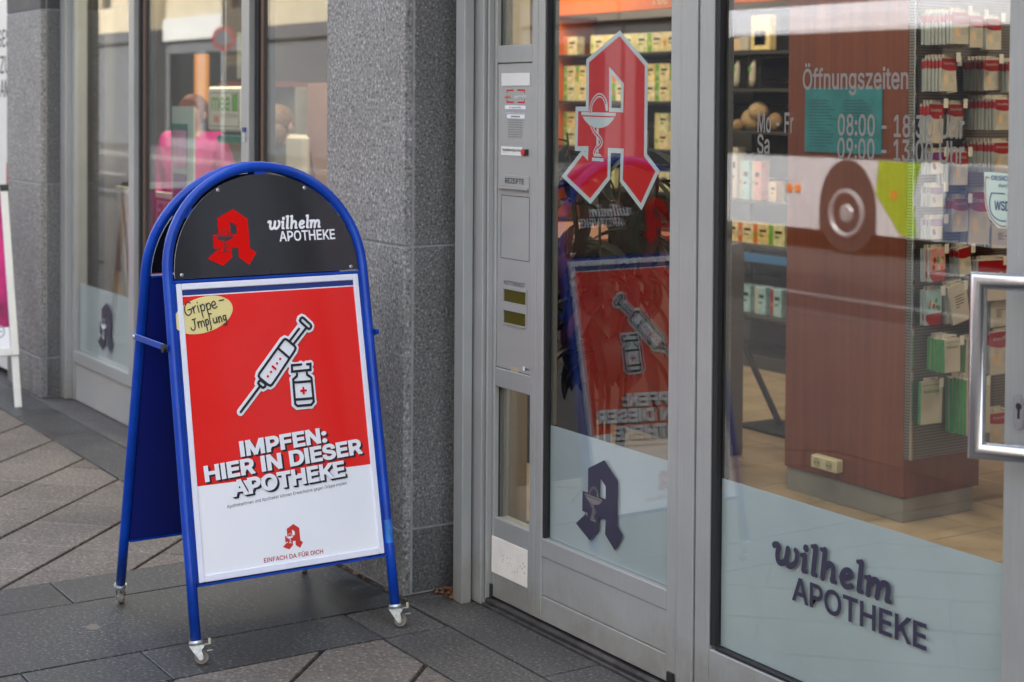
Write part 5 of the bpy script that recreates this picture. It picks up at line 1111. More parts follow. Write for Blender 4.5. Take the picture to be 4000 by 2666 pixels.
BANDS = ((m_lgreen, 'green'), (m_orange, 'orange'), (m_yellow, 'cream'))
for z, rn in rows.items():
    x = -9.74; cno = 0; hup = .13 if z != 1.34 else .12
    while x < -8.17:
        w = random.uniform(.14, .17)
        if random.random() < .86:
            bm_, bc = random.choice(BANDS)
            carton(x, z, w, hup, random.choice(m_tea), bm_, '%s banded tea carton, %s from the left on the %s board' % (bc, ORD[cno], rn), 'tea cartons on the grey shelf')
            if z in (1.66, 1.34) and random.random() < .7:
                bm_, bc = random.choice(BANDS)
                carton(x, z+hup+.001, w, .12, random.choice(m_tea), bm_, '%s banded tea carton stacked on the %s carton of the %s' % (bc, ORD[cno], rn), 'tea cartons on the grey shelf')
            cno += 1
        x += w+.004
# products on the dark shelf
def item(name, parts, label, cat, group=None):
    parts = [(p, a*.957, b*.957, c, d, m_) for p, a, b, c, d, m_ in parts]
    t = thing(name, label, cat, (parts[0][1], 6.7, parts[0][3]), group)
    for pn, x0, x1, z0, z1, mat in parts: box(pn, x0, x1, 6.64, 6.70, z0, z1, mat, t, .006)
item('yellow_package', [('box', -8.02, -7.84, 1.974, 2.19, m_tea[2]), ('print', -7.99, -7.87, 2.0, 2.1, m_plinth)], 'tall yellow package with grey picture on the dark shelf', 'package')
item('pink_box', [('box', -8.30, -8.23, 1.974, 2.02, m_packk)], 'small pink box on the upper dark shelf', 'box')
item('cream_box', [('box', -8.13, -8.05, 1.974, 2.06, m_packw), ('side_label', -8.22, -8.131, 1.974, 2.055, m_peach)], 'cream box beside the yellow package', 'box')
for x, l in ((-7.84, 'left white thermometer package on the dark shelf'), (-7.69, 'right white thermometer package on the dark shelf')):
    t = thing('thermometer_package', l, 'package', (x, 6.68, 1.742))
    box('card', x-.06, x+.06, 6.69, 6.70, 1.742, 1.95, m_plast, t, 0)
    m = MB(); m.tube([(x, 6.67, 1.755), (x+.003, 6.67, 1.80), (x+.008, 6.67, 1.88), (x+.02, 6.67, 1.915)], [.018, .022, .019, .008], 10); m.build('thermometer', m_packw, t, smooth=True)
    box('display', x-.008, x+.012, 6.645, 6.652, 1.85, 1.875, m_lgreen, t, 0)
t = thing('plush_toy', 'sand coloured plush hot water toy lying on the dark shelf', 'plush toy', (-7.66, 6.7, 1.482))
m = MB(); m.sphere((-7.73, 6.72, 1.55), .10, sc=(1, .6, .72)); m.sphere((-7.66, 6.70, 1.60), .075, sc=(1, .8, .8)); m.build('body', plain('plush', (.42, .3, .17), .95, var=.3, vscale=40, bmp=.6), t, smooth=True)
m = MB(); m.sphere((-7.52, 6.71, 1.54), .055, sc=(1, .6, 1)); m.sphere((-7.81, 6.66, 1.51), .04); m.build('paws', plain('plush dark', (.3, .19, .1), .95, var=.3, vscale=40), t, smooth=True)
for x, w, h, mt, l in ((-8.27, .10, .32, m_packw, 'tall cream bottle carton on the middle dark shelf'), (-8.14, .095, .24, m_packc, 'white and blue lotion carton on the middle dark shelf'), (-8.02, .085, .24, m_packk, 'pale pink lotion carton on the middle dark shelf'), (-7.86, .07, .12, m_peach, 'small beige carton at the end of the middle dark shelf')):
    carton(x, 1.053, w, h, mt, m_packw if mt != m_packw else m_peach, l, 'cartons on the dark shelf')
x = -8.3
for k in range(4):
    carton(x, .783, .145, .13, m_tea[k % 4], (m_lgreen, m_orange, m_orange, m_lgreen)[k], ('green and yellow', 'cream', 'orange patterned', 'pale green')[k]+' carton in the low row under the lotions', 'low row of cartons on the dark shelf'); x += .149
for k in range(4): carton(-8.28+k*.15, .353, .10, .17, m_packc, m_packr if k % 2 else m_packw, 'pale blue carton, %s from the left on the lowest dark shelf' % ORD[k], 'blue cartons on the lowest shelf')
box('shelf_blue_strip', -7.97, -7.0, 6.60, 6.618, .68, .73, plain('blue strip', (.03, .16, .4), .5), None, 0); tag(bpy.data.objects['shelf_blue_strip'], 'blue price strip on the front of the dark shelf', 'price strip')

# ---- potted plant behind the left leaf
pl = thing('potted_plant', 'dark red leaved potted plant just inside the left door leaf', 'plant', (-4.62, 3.35, .02))
PX, PYY = -4.62, 3.35
m = MB(); m.cyl((PX, PYY, .021), (PX, PYY, .36), .13, .17, seg=20); m.build('pot', m_char, pl)
m = MB(); m.cyl((PX, PYY, .361), (PX, PYY, .365), .155, seg=20); m.build('soil', m_bed, pl)
stems = []
for k in range(8):
    a = k*.785+random.uniform(-.2, .2); top = Vector((PX+.20*math.cos(a)*random.uniform(.4, 1.2), PYY+.16*math.sin(a), random.uniform(1.0, 1.55)))
    pts = [Vector((PX+.05*math.cos(a), PYY+.05*math.sin(a), .34)), Vector((PX+.09*math.cos(a), PYY+.08*math.sin(a), .8)), top]
    m = MB(); m.tube(pts, [.010, .008, .004], 7); m.build('stem', m_stem, pl); stems.append(pts)
def leaf_mesh(droop):
    v = []; f = []; n = 8
    for i in range(n+1):
        t = i/n; w = .030*math.sin(math.pi*min(1, t*.93+.03))**.8; ang = droop*t
        x = .26*(math.sin(ang)/droop); z = -.26*((1-math.cos(ang))/droop)
        v += [(x, -w, z+.010), (x, 0, z), (x, w, z+.010)]
    for i in range(n): f += [(3*i, 3*i+1, 3*i+4, 3*i+3), (3*i+1, 3*i+2, 3*i+5, 3*i+4)]
    return v, f
protos = [leaf_mesh(d) for d in (1.0, 1.7, 2.3)]; first = {}
for k in range(200):
    st_ = random.choice(stems); t = random.uniform(.45, 1)
    p = st_[1].lerp(st_[2], t*2-1) if t > .5 else st_[0].lerp(st_[1], t*2)
    Wm = Matrix.Translation(p) @ Matrix.Rotation(random.uniform(0, 6.28), 4, 'Z') @ Matrix.Rotation(random.uniform(-.5, .7), 4, 'Y') @ Matrix.Scale(random.uniform(.65, 1.15), 4)
    q = k % 3
    if q not in first: first[q] = mesh('leaf', *protos[q], [m_leaf, m_leafr][q == 1], pl, None, None, True, Wm)
    else:
        o = first[q].copy(); COL.objects.link(o); o.parent = pl; o.matrix_parent_inverse = wm(pl).inverted(); o.matrix_basis = Wm

# ---- left window display and people
ab = thing('poster_stand', 'white framed maroon poster stand behind the shop window', 'poster stand', (-9.2, 3.35, .02))
def lean(p, x0=0, k=.10): return (p[0], p[1]-k*(p[2]-1.1)*0, p[2])
box('frame_rail', -9.66, -8.3, 3.30, 3.325, 1.088, 1.122, m_pvc, ab, .003)
m = MB(); m.add([(-9.655, 3.30, 1.087), (-9.605, 3.30, 1.087), (-9.42, 3.30, .25), (-9.47, 3.30, .25), (-9.655, 3.325, 1.087), (-9.605, 3.325, 1.087), (-9.42, 3.325, .25), (-9.47, 3.325, .25)], [(0, 3, 2, 1), (4, 5, 6, 7), (0, 1, 5, 4), (1, 2, 6, 5), (2, 3, 7, 6), (3, 0, 4, 7)]); m.build('frame_post', m_pvc, ab)
box('frame_post', -8.30, -8.26, 3.30, 3.325, .25, 1.122, m_pvc, ab, .003)
pv = [(-9.6, 3.312, 1.087), (-8.301, 3.312, 1.087), (-8.301, 3.312, .25), (-9.415, 3.312, .25)]
pp = mesh('poster', pv, [(0, 3, 2, 1)], m_maroon, ab)
pt = Flat(); pt.add(text2d('JETZT', -9.07, .965, .105, None, .018)); pt.add(text2d('IMPFEN', -9.07, .82, .105, None, .018)); pt.add(text2d('LASSEN', -9.07, .68, .105, None, .018))
pt.build('lettering', m_pinkc, pp, lambda a, b, o: (a, 3.311-o, b))
box('base', -9.45, -8.28, 3.28, 3.36, .021, .249, m_pvc, ab, .004)
ms = thing('framed_sign', 'white rounded sign with green letters hanging in the window', 'sign', (-8.69, 3.6, 1.47))
m = MB(); m.bbox(-8.935, -8.445, 3.60, 3.63, 1.472, 1.727, .025); m.build('board', m_pvc, ms)
ff = Flat(); ff.stroke([(-8.90, 1.50), (-8.90, 1.69), (-8.47, 1.69), (-8.47, 1.50)], .004, closed=True); ff.build('inner_frame', m_slat, ms, lambda a, b, o: (a, 3.6-o, b))
Flat().add(text2d('mea', -8.87, 1.59, .10, .27, .012)).build('lettering', m_lgreen, ms, lambda a, b, o: (a, 3.6-o, b))
Flat().rect(-8.575, 1.585, -8.49, 1.685).build('green_leaf_field', m_lgreen, ms, lambda a, b, o: (a, 3.6-o, b))
Flat().add(text2d('apotheke', -8.74, 1.55, .03, .25, 0, .3)).build('lettering', m_plinth, ms, lambda a, b, o: (a, 3.6-o, b))
Flat().rect(-8.84, 1.52, -8.76, 1.56).build('red_patch', m_packk, ms, lambda a, b, o: (a, 3.6-o, b))
box('hanger', -8.70, -8.69, 3.61, 3.615, 1.725, 2.95, m_zinc, ms, 0)
gb = thing('display_cabinet', 'dark wooden display cabinet with frosted pane inside the window', 'cabinet', (-9.5, 4.3, 0))
box('carcass', -10.13, -9.45, 4.22, 4.7, 1.77, 2.9, m_wood, gb, 0)
box('frosted_pane', -9.92, -9.5, 4.20, 4.215, 1.79, 2.09, m_bead, gb, 0)
box('rust_shelf', -10.13, -9.45, 4.16, 4.7, 1.735, 1.768, m_rbrown, gb, 0)
box('lower_panel', -9.95, -9.45, 4.4, 4.7, 1.40, 1.734, m_plinth, gb, 0)
box('leg_panel', -9.6, -9.45, 4.45, 4.7, .02, 1.399, m_wood, gb, 0)
box('leg_panel', -9.95, -9.8, 4.55, 4.7, .02, 1.399, m_wood, gb, 0)
gs = thing('green_display_bar', 'dark green display bar below the framed sign', 'display bar', (-8.55, 3.62, 0))
box('bar', -8.80, -8.2, 3.605, 3.66, 1.405, 1.448, m_dgreen, gs, .003); box('stand', -8.5, -8.47, 3.64, 3.66, .02, 1.404, m_zinc, gs, 0)
cs = thing('card_stand', 'narrow pale card stand with pink leaflet in the shop window', 'card stand', (-8.57, 3.31, .02))
box('back_card', -8.74, -8.41, 3.31, 3.318, 1.0, 1.613, m_pgreen, cs, 0)
box('green_header', -8.735, -8.50, 3.304, 3.309, 1.30, 1.517, m_dgreen, cs, .002)
box('leaflet', -8.70, -8.50, 3.30, 3.303, 1.27, 1.48, m_pinkc, cs, 0)
box('leaflet', -8.70, -8.50, 3.30, 3.303, 1.02, 1.24, m_packp, cs, 0)
box('stand', -8.6, -8.55, 3.312, 3.33, .021, .999, m_zinc, cs, 0)
db = thing('partition_panel', 'dusky pink partition board inside the right window bay', 'partition', (-8.5, 4.4, .02))
box('board', -9.33, -7.2, 4.42, 4.45, .02, 1.757, m_salmon, db, .003)
box('grey_edge', -7.6, -7.25, 4.405, 4.419, .02, 1.5, m_plasg, db, 0)
ch = thing('visitor_chair', 'white rounded visitor chair back in the right window bay', 'chair', (-8.35, 3.95, .02))
m = MB(); m.bbox(-8.52, -8.27, 3.90, 3.95, 1.0, 1.458, .03); m.build('backrest', m_intw, ch)
for x in (-8.5, -8.29): box('leg', x-.012, x+.012, 3.91, 3.935, .02, 1.001, m_zinc, ch, 0)
box('seat', -8.52, -8.27, 3.6, 3.899, .62, .66, m_pvc, ch, .01)
for x in (-8.5, -8.29): box('leg', x-.012, x+.012, 3.62, 3.645, .02, .621, m_zinc, ch, 0)
cp = thing('column_panel', 'dark grey inner panel at the left end of the window display', 'panel', (-10.4, 3.42, .02))
box('board', -10.75, -10.17, 3.40, 3.46, .02, 2.9, m_intd, cp, 0)
al = thing('amber_lamp', 'glowing amber lamp column deep inside the shop window', 'lamp', (-13.79, 5.5, .02))
m = MB(); m.cyl((-13.79, 5.5, 1.5), (-13.79, 5.5, 2.06), .065, seg=16); m.build('lamp_shade', m_lampo, al)
m = MB(); m.cyl((-13.79, 5.5, .021), (-13.79, 5.5, 1.5), .02, seg=8); m.cyl((-13.79, 5.5, .021), (-13.79, 5.5, .05), .15, seg=16); m.build('stand', m_zinc, al)

def person(label, base, faceang, hgt, hair, coat, long_hair=False):
    s = hgt/1.68; t = thing('person', label, 'person', base)
    Tm = Matrix.Translation(Vector(base)) @ Matrix.Rotation(faceang, 4, 'Z') @ Matrix.Scale(s, 4)
    # x: right, y: back, faces -y
    J = {'pel': (0, 0, .93), 'wst': (0, .0, 1.08), 'chs': (0, -.01, 1.26), 'nck': (0, .0, 1.42), 'hd0': (0, -.02, 1.49), 'hd1': (0, -.03, 1.555), 'hd2': (0, -.01, 1.60),
         'sL': (-.17, 0, 1.37), 'sR': (.17, 0, 1.37), 'eL': (-.25, .03, 1.10), 'eR': (.25, .03, 1.10), 'wL': (-.23, -.10, .88), 'wR': (.23, -.10, .88), 'hL': (-.22, -.14, .80), 'hR': (.22, -.14, .80),
         'tL': (-.09, 0, .86), 'tR': (.09, 0, .86), 'kL': (-.10, -.01, .48), 'kR': (.10, -.01, .48), 'aL': (-.10, .03, .09), 'aR': (.10, .03, .09), 'fL': (-.11, -.13, .04), 'fR': (.11, -.13, .04)}
    E = [('pel', 'wst'), ('wst', 'chs'), ('chs', 'nck'), ('nck', 'hd0'), ('hd0', 'hd1'), ('hd1', 'hd2'), ('chs', 'sL'), ('chs', 'sR'), ('sL', 'eL'), ('sR', 'eR'), ('eL', 'wL'), ('eR', 'wR'), ('wL', 'hL'), ('wR', 'hR'), ('pel', 'tL'), ('pel', 'tR'), ('tL', 'kL'), ('tR', 'kR'), ('kL', 'aL'), ('kR', 'aR'), ('aL', 'fL'), ('aR', 'fR')]
    RD = {'pel': .13, 'wst': .115, 'chs': .125, 'nck': .05, 'hd0': .062, 'hd1': .082, 'hd2': .072, 'sL': .065, 'sR': .065, 'eL': .045, 'eR': .045, 'wL': .03, 'wR': .03, 'hL': .035, 'hR': .035, 'tL': .085, 'tR': .085, 'kL': .055, 'kR': .055, 'aL': .04, 'aR': .04, 'fL': .035, 'fR': .035}
    # five fingers per hand
    for sd_ in 'LR':
        q = -1 if sd_ == 'L' else 1
        hx, hy, hz = J['h'+sd_]
        for i in range(4):
            n1, n2 = 'g%s%d' % (sd_, i), 'i%s%d' % (sd_, i); J[n1] = (hx+(i-1.5)*.019, hy-.012, hz-.055); J[n2] = (hx+(i-1.5)*.017, hy-.03, hz-.095+.006*abs(i-1.5)); RD[n1] = .009; RD[n2] = .008; E += [('h'+sd_, n1), (n1, n2)]
        n1 = 'p'+sd_; J[n1] = (hx-q*.05, hy-.02, hz-.03); RD[n1] = .01; E.append(('h'+sd_, n1))
    def skin(name, joints, edges, grow, mat, parent, lim=None):
        ks = list(joints); me = bpy.data.meshes.new(name); me.from_pydata([J[k] for k in ks], [(ks.index(a), ks.index(b)) for a, b in edges], [])
        me.materials.append(mat); o = bpy.data.objects.new(name, me); link(o, parent, None, Tm)
        md = o.modifiers.new('skin', 'SKIN')
        for k, d in zip(ks, me.skin_vertices[0].data):
            r = RD[k]+grow; fl = 1.45 if k in ('pel', 'wst', 'chs') else (.9 if k.startswith('hd') else 1)
            d.radius = (r*fl if k in ('pel', 'wst', 'chs') else r, r)
            d.use_root = k == ks[0]
        sb_ = o.modifiers.new('sub', 'SUBSURF'); sb_.levels = sb_.render_levels = 2
        return o
    body = skin('body', J, E, 0, m_skin, t)
    tj = ['pel', 'wst', 'chs', 'sL', 'sR', 'eL', 'eR', 'wL', 'wR', 'tL', 'tR']
    RD2 = dict(RD)
    skin('jacket', tj, [e for e in E if e[0] in tj and e[1] in tj], .028, coat, t)
    lj = ['pel', 'tL', 'tR', 'kL', 'kR', 'aL', 'aR']
    skin('trousers', lj, [e for e in E if e[0] in lj and e[1] in lj], .014, m_trous, t)
    m = MB(); m.sphere((0, .01, 1.585), .105, 20, 14, sc=(.92, 1.0, 1.0)); 
    m.v = [(x, y if y > -.055 or z > 1.635 else -.055+.0*y, z) for x, y, z in m.v]
    if long_hair: m.sphere((0, .06, 1.50), .10, 16, 10, sc=(1.0, .7, 1.0))
    m.build('hair', hair, t, None, True, Tm)
    m = MB()
    for q in (-1, 1): m.sphere((q*.032, -.098, 1.562), .010, 8, 6)
    m.build('eyes', m_char, t, None, True, Tm)
    m = MB(); m.tube([(0, -.105, 1.56), (0, -.122, 1.53), (0, -.108, 1.522)], [.008, .012, .008], 8); m.build('nose', m_skin, t, None, True, Tm)
    m = MB(); m.tube([(-.024, -.096, 1.497), (0, -.103, 1.495), (.024, -.096, 1.497)], .005, 6); m.build('mouth', m_packr, t, None, True, Tm)
    m = MB()
    for q in (-1, 1): m.sphere((q*.088, -.01, 1.55), .024, 8, 6, sc=(.4, .8, 1.2))
    m.build('ears', m_skin, t, None, True, Tm)
    for q in (-1, 1):
        m = MB(); m.bbox(q*.10-.045, q*.10+.045, -.17, .08, .0, .075, .02); m.build('shoe', m_char, t, None, False, Tm)
    return t
person('person with short reddish hair in a bright pink jacket inside the window', (-10.05, 3.95, .02), R(45), 1.66, m_hairr, m_pink)
person('person with brown hair in a charcoal coat in the right window bay', (-8.87, 4.02, .02), R(205), 1.6, m_hairb, m_coat, True)

# ---- white wall board at the far left with shop lettering
wb = thing('wall_board', 'white printed wall board left of the left granite pillar', 'wall board', (-10.4, 2.64, .3))
box('board', -11.4, -9.578, 2.64, 2.68, .05, 2.55, m_pvc, wb, .002)
TB = lambda a, b, o: (a, 2.64-o, b)
Flat().add(text2d('BEWEGEN', -10.07, 1.975, .11, .48, .01, align='LEFT')).add(text2d('GESUND', -10.02, 1.945, .09, .44, .0)) if False else None
bl = Flat(); bl.add(text2d('TAGES', -9.59, 1.955, .10, .44, .01, align='RIGHT')); bl.add(text2d('ZU', -9.59, 1.80, .10, .2, .01, align='RIGHT')); bl.add(text2d('AM', -9.59, 1.66, .10, .2, .01, align='RIGHT')); bl.build('lettering', m_slat, wb, TB)
rb = Flat(); rb.rect(-9.66, 1.12, -9.60, 1.27); rb.add(poly2d([(-9.62, 1.10), (-9.70, 1.02), (-9.62, .93)])); rb.build('red_mark', m_red, wb, TB)

# ================================================================== SMALL A-BOARD FAR LEFT
sa = thing('poster_stand', 'white framed magenta poster stand cut off at the far left', 'poster stand', (-8.85, 2.1, 0))
def TA(a, b, o): # a: along Y, b: height, o: out of the face (+X)
    return (-8.70-.255*b+o*.97, a, b+o*.24)
for y0, y1 in ((1.80, 1.84), (2.42, 2.46)):
    m = MB(); m.bbox(y0, y1, 0, .02, .27, 1.17, .004, 0, lambda p: TA(p[0], p[2], p[1])); m.build('frame_post', m_pvc, sa)
m = MB(); m.bbox(1.841, 2.419, 0, .02, .27, .31, .004, 0, lambda p: TA(p[0], p[2], p[1])); m.build('frame_rail', m_pvc, sa)
m = MB(); m.bbox(1.841, 2.419, 0, .02, 1.13, 1.17, .004, 0, lambda p: TA(p[0], p[2], p[1])); m.build('frame_rail', m_pvc, sa)
for y in (1.825, 2.44):
    m = MB(); m.bbox(y-.018, y+.018, -.012, .008, .001, .275, .003, 0, lambda p: TA(p[0], p[2], p[1])); m.build('leg', m_pvc, sa)
    m = MB(); m.bbox(y-.016, y+.016, 0, .012, .0, 1.14, .003, 0, lambda p: (-9.30+.27*p[2]-p[1], p[0], p[2])); m.build('rear_leg', m_pvc, sa)
    m = MB(); m.bbox(y-.024, y+.024, -.01, .026, 1.14, 1.176, .006, 0, lambda p: TA(p[0], p[2], p[1]+.0005)); m.build('corner_cap', m_plast, sa)
m = MB(); m.box(1.83, 2.43, -.004, .006, .30, 1.14, 0, lambda p: TA(p[0], p[2], p[1])); pm = m.build('poster', m_mag, sa)
f_ = Flat(); f_.rect(1.842, .311, 2.418, .42); f_.build('white_field', m_white, pm, TA, .0075)
f_ = Flat(); f_.stroke([(2.36+.032*math.cos(k*.524), .40+.032*math.sin(k*.524)) for k in range(12)], .006, closed=True); f_.stroke([(2.36, .38), (2.36, .42)], .006); f_.stroke([(2.34, .40), (2.38, .40)], .006); f_.build('logo', m_packb, pm, TA, .0085)

# ================================================================== THE A-FRAME SIGN
sn = thing('pavement_sign', 'blue tubular A-frame sign with red vaccination poster on castors', 'pavement sign', (-4.8, 2.1, 0))
K = -.223; CN = 1/math.sqrt(1+K*K)
YL, YR, YC, RT = 1.768, 2.429, 2.0985, .3305
def FP(y, z, o, side=1):
    """point on the leaning front (side 1) or rear (side -1) frame; o is out of the face"""
    x = -4.47+K*(z-.07)+o*CN; zz = z-o*K*CN
    return (x, y, zz) if side == 1 else (-9.595-x, y, zz)
ZS = 1.1165
def arch_pts(side):
    P = [FP(YL, .07+(ZS-.07)*k/6, 0, side) for k in range(7)]
    P += [FP(YC-RT*math.cos(math.pi*k/28), ZS+RT*CN*math.sin(math.pi*k/28), 0, side) for k in range(1, 28)]
    P += [FP(YR, ZS-(ZS-.07)*k/6, 0, side) for k in range(7)]
    return P
for side in (1, -1):
    m = MB(); m.tube(arch_pts(side), .0158, 18); m.build('tube_frame', m_blue, sn, smooth=True)
    T = lambda a, b, o, s=side: FP(a, b, o, s)
    T3 = lambda p, s=side: FP(p[0], p[2], p[1], s)
    # blue carrier sheet and ledges
    m = MB(); m.bbox(1.784, 2.413, -.008, .004, .222, 1.092, .002, 0, T3); car = m.build('carrier_sheet', m_bluep, sn)
    m = MB(); m.bbox(1.784, 2.413, -.012, .010, .2155, .2215, .001, 0, T3); m.build('ledge', m_blue, sn)
    m = MB(); m.bbox(1.784, 2.413, -.012, .006, 1.0925, 1.1, .001, 0, T3); m.build('ledge', m_blue, sn)
    for y0, y1 in ((1.7825, 1.7875), (2.4085, 2.4145)):
        m = MB(); m.bbox(y0, y1, -.003, .0072, .2225, 1.092, .001, 0, T3); m.build('side_lip', m_blue, sn)
    # header board
    hp = [(YC-.3105, 1.104)]+[(YC-.3105*math.cos(math.pi*k/40), 1.112+.3105*CN*math.sin(math.pi*k/40)) for k in range(41)]+[(YC+.3105, 1.104)]
    n = len(hp); v = [T(a, b, .008) for a, b in hp]+[T(a, b, .004) for a, b in hp]
    hb = mesh('header_board', v, [tuple(range(n)), tuple(range(n, 2*n))[::-1]]+[(i, (i+1) % n, n+(i+1) % n, n+i) for i in range(n)], [m_black, m_wstick], sn, None, [0, 0]+[1]*n)
    for ang in (38, 90, 142):
        a = R(ang); y, z = YC-.305*math.cos(a), 1.112+.305*CN*math.sin(a); y2, z2 = YC-.322*math.cos(a), 1.112+.322*CN*math.sin(a)
        tt = Vector((math.sin(a), 0)).normalized()
        m = MB(); dy, dz = .018*math.sin(a), .018*math.cos(a)
        P = [(y-dy, z-dz), (y+dy, z+dz), (y2+dy, z2+dz), (y2-dy, z2-dz)]
        vv = [T(a_, b_, -.002) for a_, b_ in P]+[T(a_, b_, .0035) for a_, b_ in P]
        m.add(vv, [(3, 2, 1, 0), (4, 5, 6, 7), (0, 1, 5, 4), (1, 2, 6, 5), (2, 3, 7, 6), (3, 0, 4, 7)]); m.build('mounting_tab', m_blue, sn)
    for y, z in ((1.949, 1.368), (2.244, 1.368), (1.810, 1.115), (2.383, 1.113)):
        m = MB(); m.cyl(T(y, z, .008), T(y, z, .0105), .0068, .0058, 14); m.cyl(T(y, z, .0105), T(y, z, .0118), .0052, .003, 12); m.cyl(T(y, z, .0118), T(y, z, .0121), .0022, seg=6, m=1); m.build('screw', [m_steel, m_gask], hb)
    m = MB(); m.cyl(T(2.106, 1.113, .008), T(2.106, 1.113, .0088), .004, seg=10); m.build('screw_hole', m_gask, hb)
    emblem(hb, lambda a, b, o, s=side: FP(a, b, .008+o, s), 1.978, 1.2215, .176, m_red, m_black)
    TH = lambda a, b, o, s=side: FP(a, b, .008+o, s)
    wf = Flat(); word_wilhelm(wf, 2.106, 1.2395, .0282, w=.28, sx=1.08); wf.build('lettering', m_white, hb, TH)
    Flat().add(text2d('APOTHEKE', 2.142, 1.2035, .030, .195, .017)).build('lettering', m_white, hb, TH)
    # white clip rails
    for nm, a in (('clip_rail', (1.789, 1.8065, .226, 1.0895)), ('clip_rail', (2.3865, 2.4045, .226, 1.0895))):
        m = MB(); m.bbox(a[0], a[1], .0045, .0115, a[2], a[3], .002, 0, T3); m.build(nm, m_rail, sn)
    m = MB(); m.bbox(1.807, 2.386, .0045, .0112, .226, .2455, .002, 0, T3); m.build('clip_rail', m_rail, sn)
    m = MB(); m.bbox(1.807, 2.386, .0045, .0112, 1.0705, 1.0895, .002, 0, T3); m.build('clip_rail', m_rail, sn)
    # poster
    NY, NZ = 14, 20
    pv = []; pf = []
    for j in range(NZ+1):
        for i in range(NY+1):
            a, b = 1.800+.592*i/NY, .240+.836*j/NZ
            pv.append(T(a, b, .0058))
    pf = [(j*(NY+1)+i, j*(NY+1)+i+1, (j+1)*(NY+1)+i+1, (j+1)*(NY+1)+i) for j in range(NZ) for i in range(NY)]
    po = mesh('poster', pv, pf, m_poster, sn)
    TP = lambda a, b, o, s=side: FP(a, b, .0058+o, s)
    Flat().rect(1.8065, .498, 2.3865, 1.051).build('red_field', m_pred, po, TP, .0004)
    Flat().rect(1.8065, 1.0545, 2.3865, 1.0705).build('navy_band', m_navy, po, TP, .0004)
    if side == -1: continue
    # syringe and vial drawing: white ground with a soft dark rim, charcoal lines, red marks
    body = [(2.0271, .7988), (2.0678, .7631), (2.1667, .8739), (2.1298, .9065)]
    neck = [(2.0250, .7770), (2.0431, .7608), (2.0538, .7702), (2.0358, .7878)]
    top = [(2.1835, .9560), (2.1945, .9670), (2.2260, .9365), (2.2150, .9255)]
    vial = [(2.1598, .7953), (2.1585, .7880), (2.1449, .7790), (2.1445, .7050), (2.1520, .6982), (2.1985, .6975), (2.2080, .7060), (2.2077, .7785), (2.1999, .7850), (2.1936, .7895), (2.1936, .7960)]
    cap_ = [(2.1766, .8217), (2.1448, .8218), (2.1438, .8025), (2.2068, .8032), (2.2086, .8212), (2.1967, .8207)]
    def rr(P, r=.010):
        Q = []
        for i in range(len(P)):
            a, b, c = Vector(P[i-1]), Vector(P[i]), Vector(P[(i+1) % len(P)]); q_ = min(r, .45*(a-b).length, .45*(c-b).length)
            p, q = b+(a-b).normalized()*q_, b+(c-b).normalized()*q_
            Q += [tuple(p), tuple(p*.25+b*.5+q*.25), tuple(q)]
        return Q
    def sil(F, w):
        F.stroke([(1.9628, .6981), (2.034, .7690)], w)
        for P in (neck, body, top): F.add(poly2d(P)); F.stroke(rr(P), w, True, True, False)
        F.add(poly2d([(2.1473, .8978), (2.1597, .8879), (2.2065, .9335), (2.194, .945)]))
        F.stroke([(2.1473, .8978), (2.188, .938)], w); F.stroke([(2.1597, .8879), (2.2065, .9335)], w)
        F.add(poly2d(vial)); F.stroke(vial, w, True, True, False); F.add(poly2d([cap_[1], cap_[2], cap_[3], cap_[4]])); F.stroke([cap_[1], cap_[2], cap_[3], cap_[4]], w, True, True, False)
        for c in vial+cap_: F.disc(*c, w/2)
    ed = Flat(); sil(ed, .0262); ed.build('drawing_shadow', plain('print shadow', (.30, .01, .012), .4), po, lambda a, b, o, s=side: FP(a+.0012, b-.0016, .0058+o, s), .00045)
    wh = Flat(); sil(wh, .0238); wh.build('drawing_ground', m_white, po, TP, .0024)
    ln = Flat(); lw = .0076
    ln.stroke([(1.9628, .6981), (2.0300, .7655)], lw)
    for P in (body, neck, top): ln.stroke(rr(P), lw, True)
    ln.stroke([(2.1051, .8755), (2.1387, .8446)], lw); ln.stroke([(2.1473, .8978), (2.1802, .9306)], lw); ln.stroke([(2.1597, .8879), (2.2040, .9305)], lw)
    ln.stroke(vial, lw); ln.stroke(cap_, lw)
    ln.stroke([(2.1449, .7697), (2.2080, .7689)], lw); ln.stroke([(2.1447, .7179), (2.2080, .7166)], lw)
    ln.build('drawing_lines', m_char, po, TP, .0052)
    rd_ = Flat(); c0, c1 = Vector((2.0475, .7810)), Vector((2.1219, .8600))
    for u in (.18, .34, .64, .80): rd_.disc(*(c0.lerp(c1, u)), .0038)
    cm, pn = c0.lerp(c1, .49), Vector(((c1-c0).y, -(c1-c0).x)).normalized()
    rd_.stroke([tuple(cm-pn*.006), tuple(cm+pn*.006)], .0070)
    rd_.stroke([(2.1763, .7340), (2.1763, .7508)], .0068); rd_.stroke([(2.1680, .7424), (2.1846, .7424)], .0068)
    rd_.build('drawing_dots', m_red, po, TP, .0064)
    # slogan, each white letter with a dark drop shadow
    L3 = [('IMPFEN:', 1.951, .5695, .0405, .293, 2.7), ('HIER IN DIESER', 1.832, .5095, .0410, .531, 2.9), ('APOTHEKE', 1.913, .4570, .0420, .382, 2.7)]
    for off, mt, nm, o in (((.0075, -.0055), m_char, 'slogan_shadow', .0012), ((0, 0), m_white, 'slogan', .0032)):
        F = Flat()
        for i, (tx, x, z, h, w, ro) in enumerate(L3):
            if nm == 'slogan_shadow':
                for q in (.33, .66, 1.0): F.add(text2d(tx, x+off[0]*q, z+off[1]*q, h, w, .036, 0, 'LEFT', ro))
            else: F.add(text2d(tx, x, z, h, w, .036, 0, 'LEFT', ro))
        F.build(nm, mt, po, TP, o)
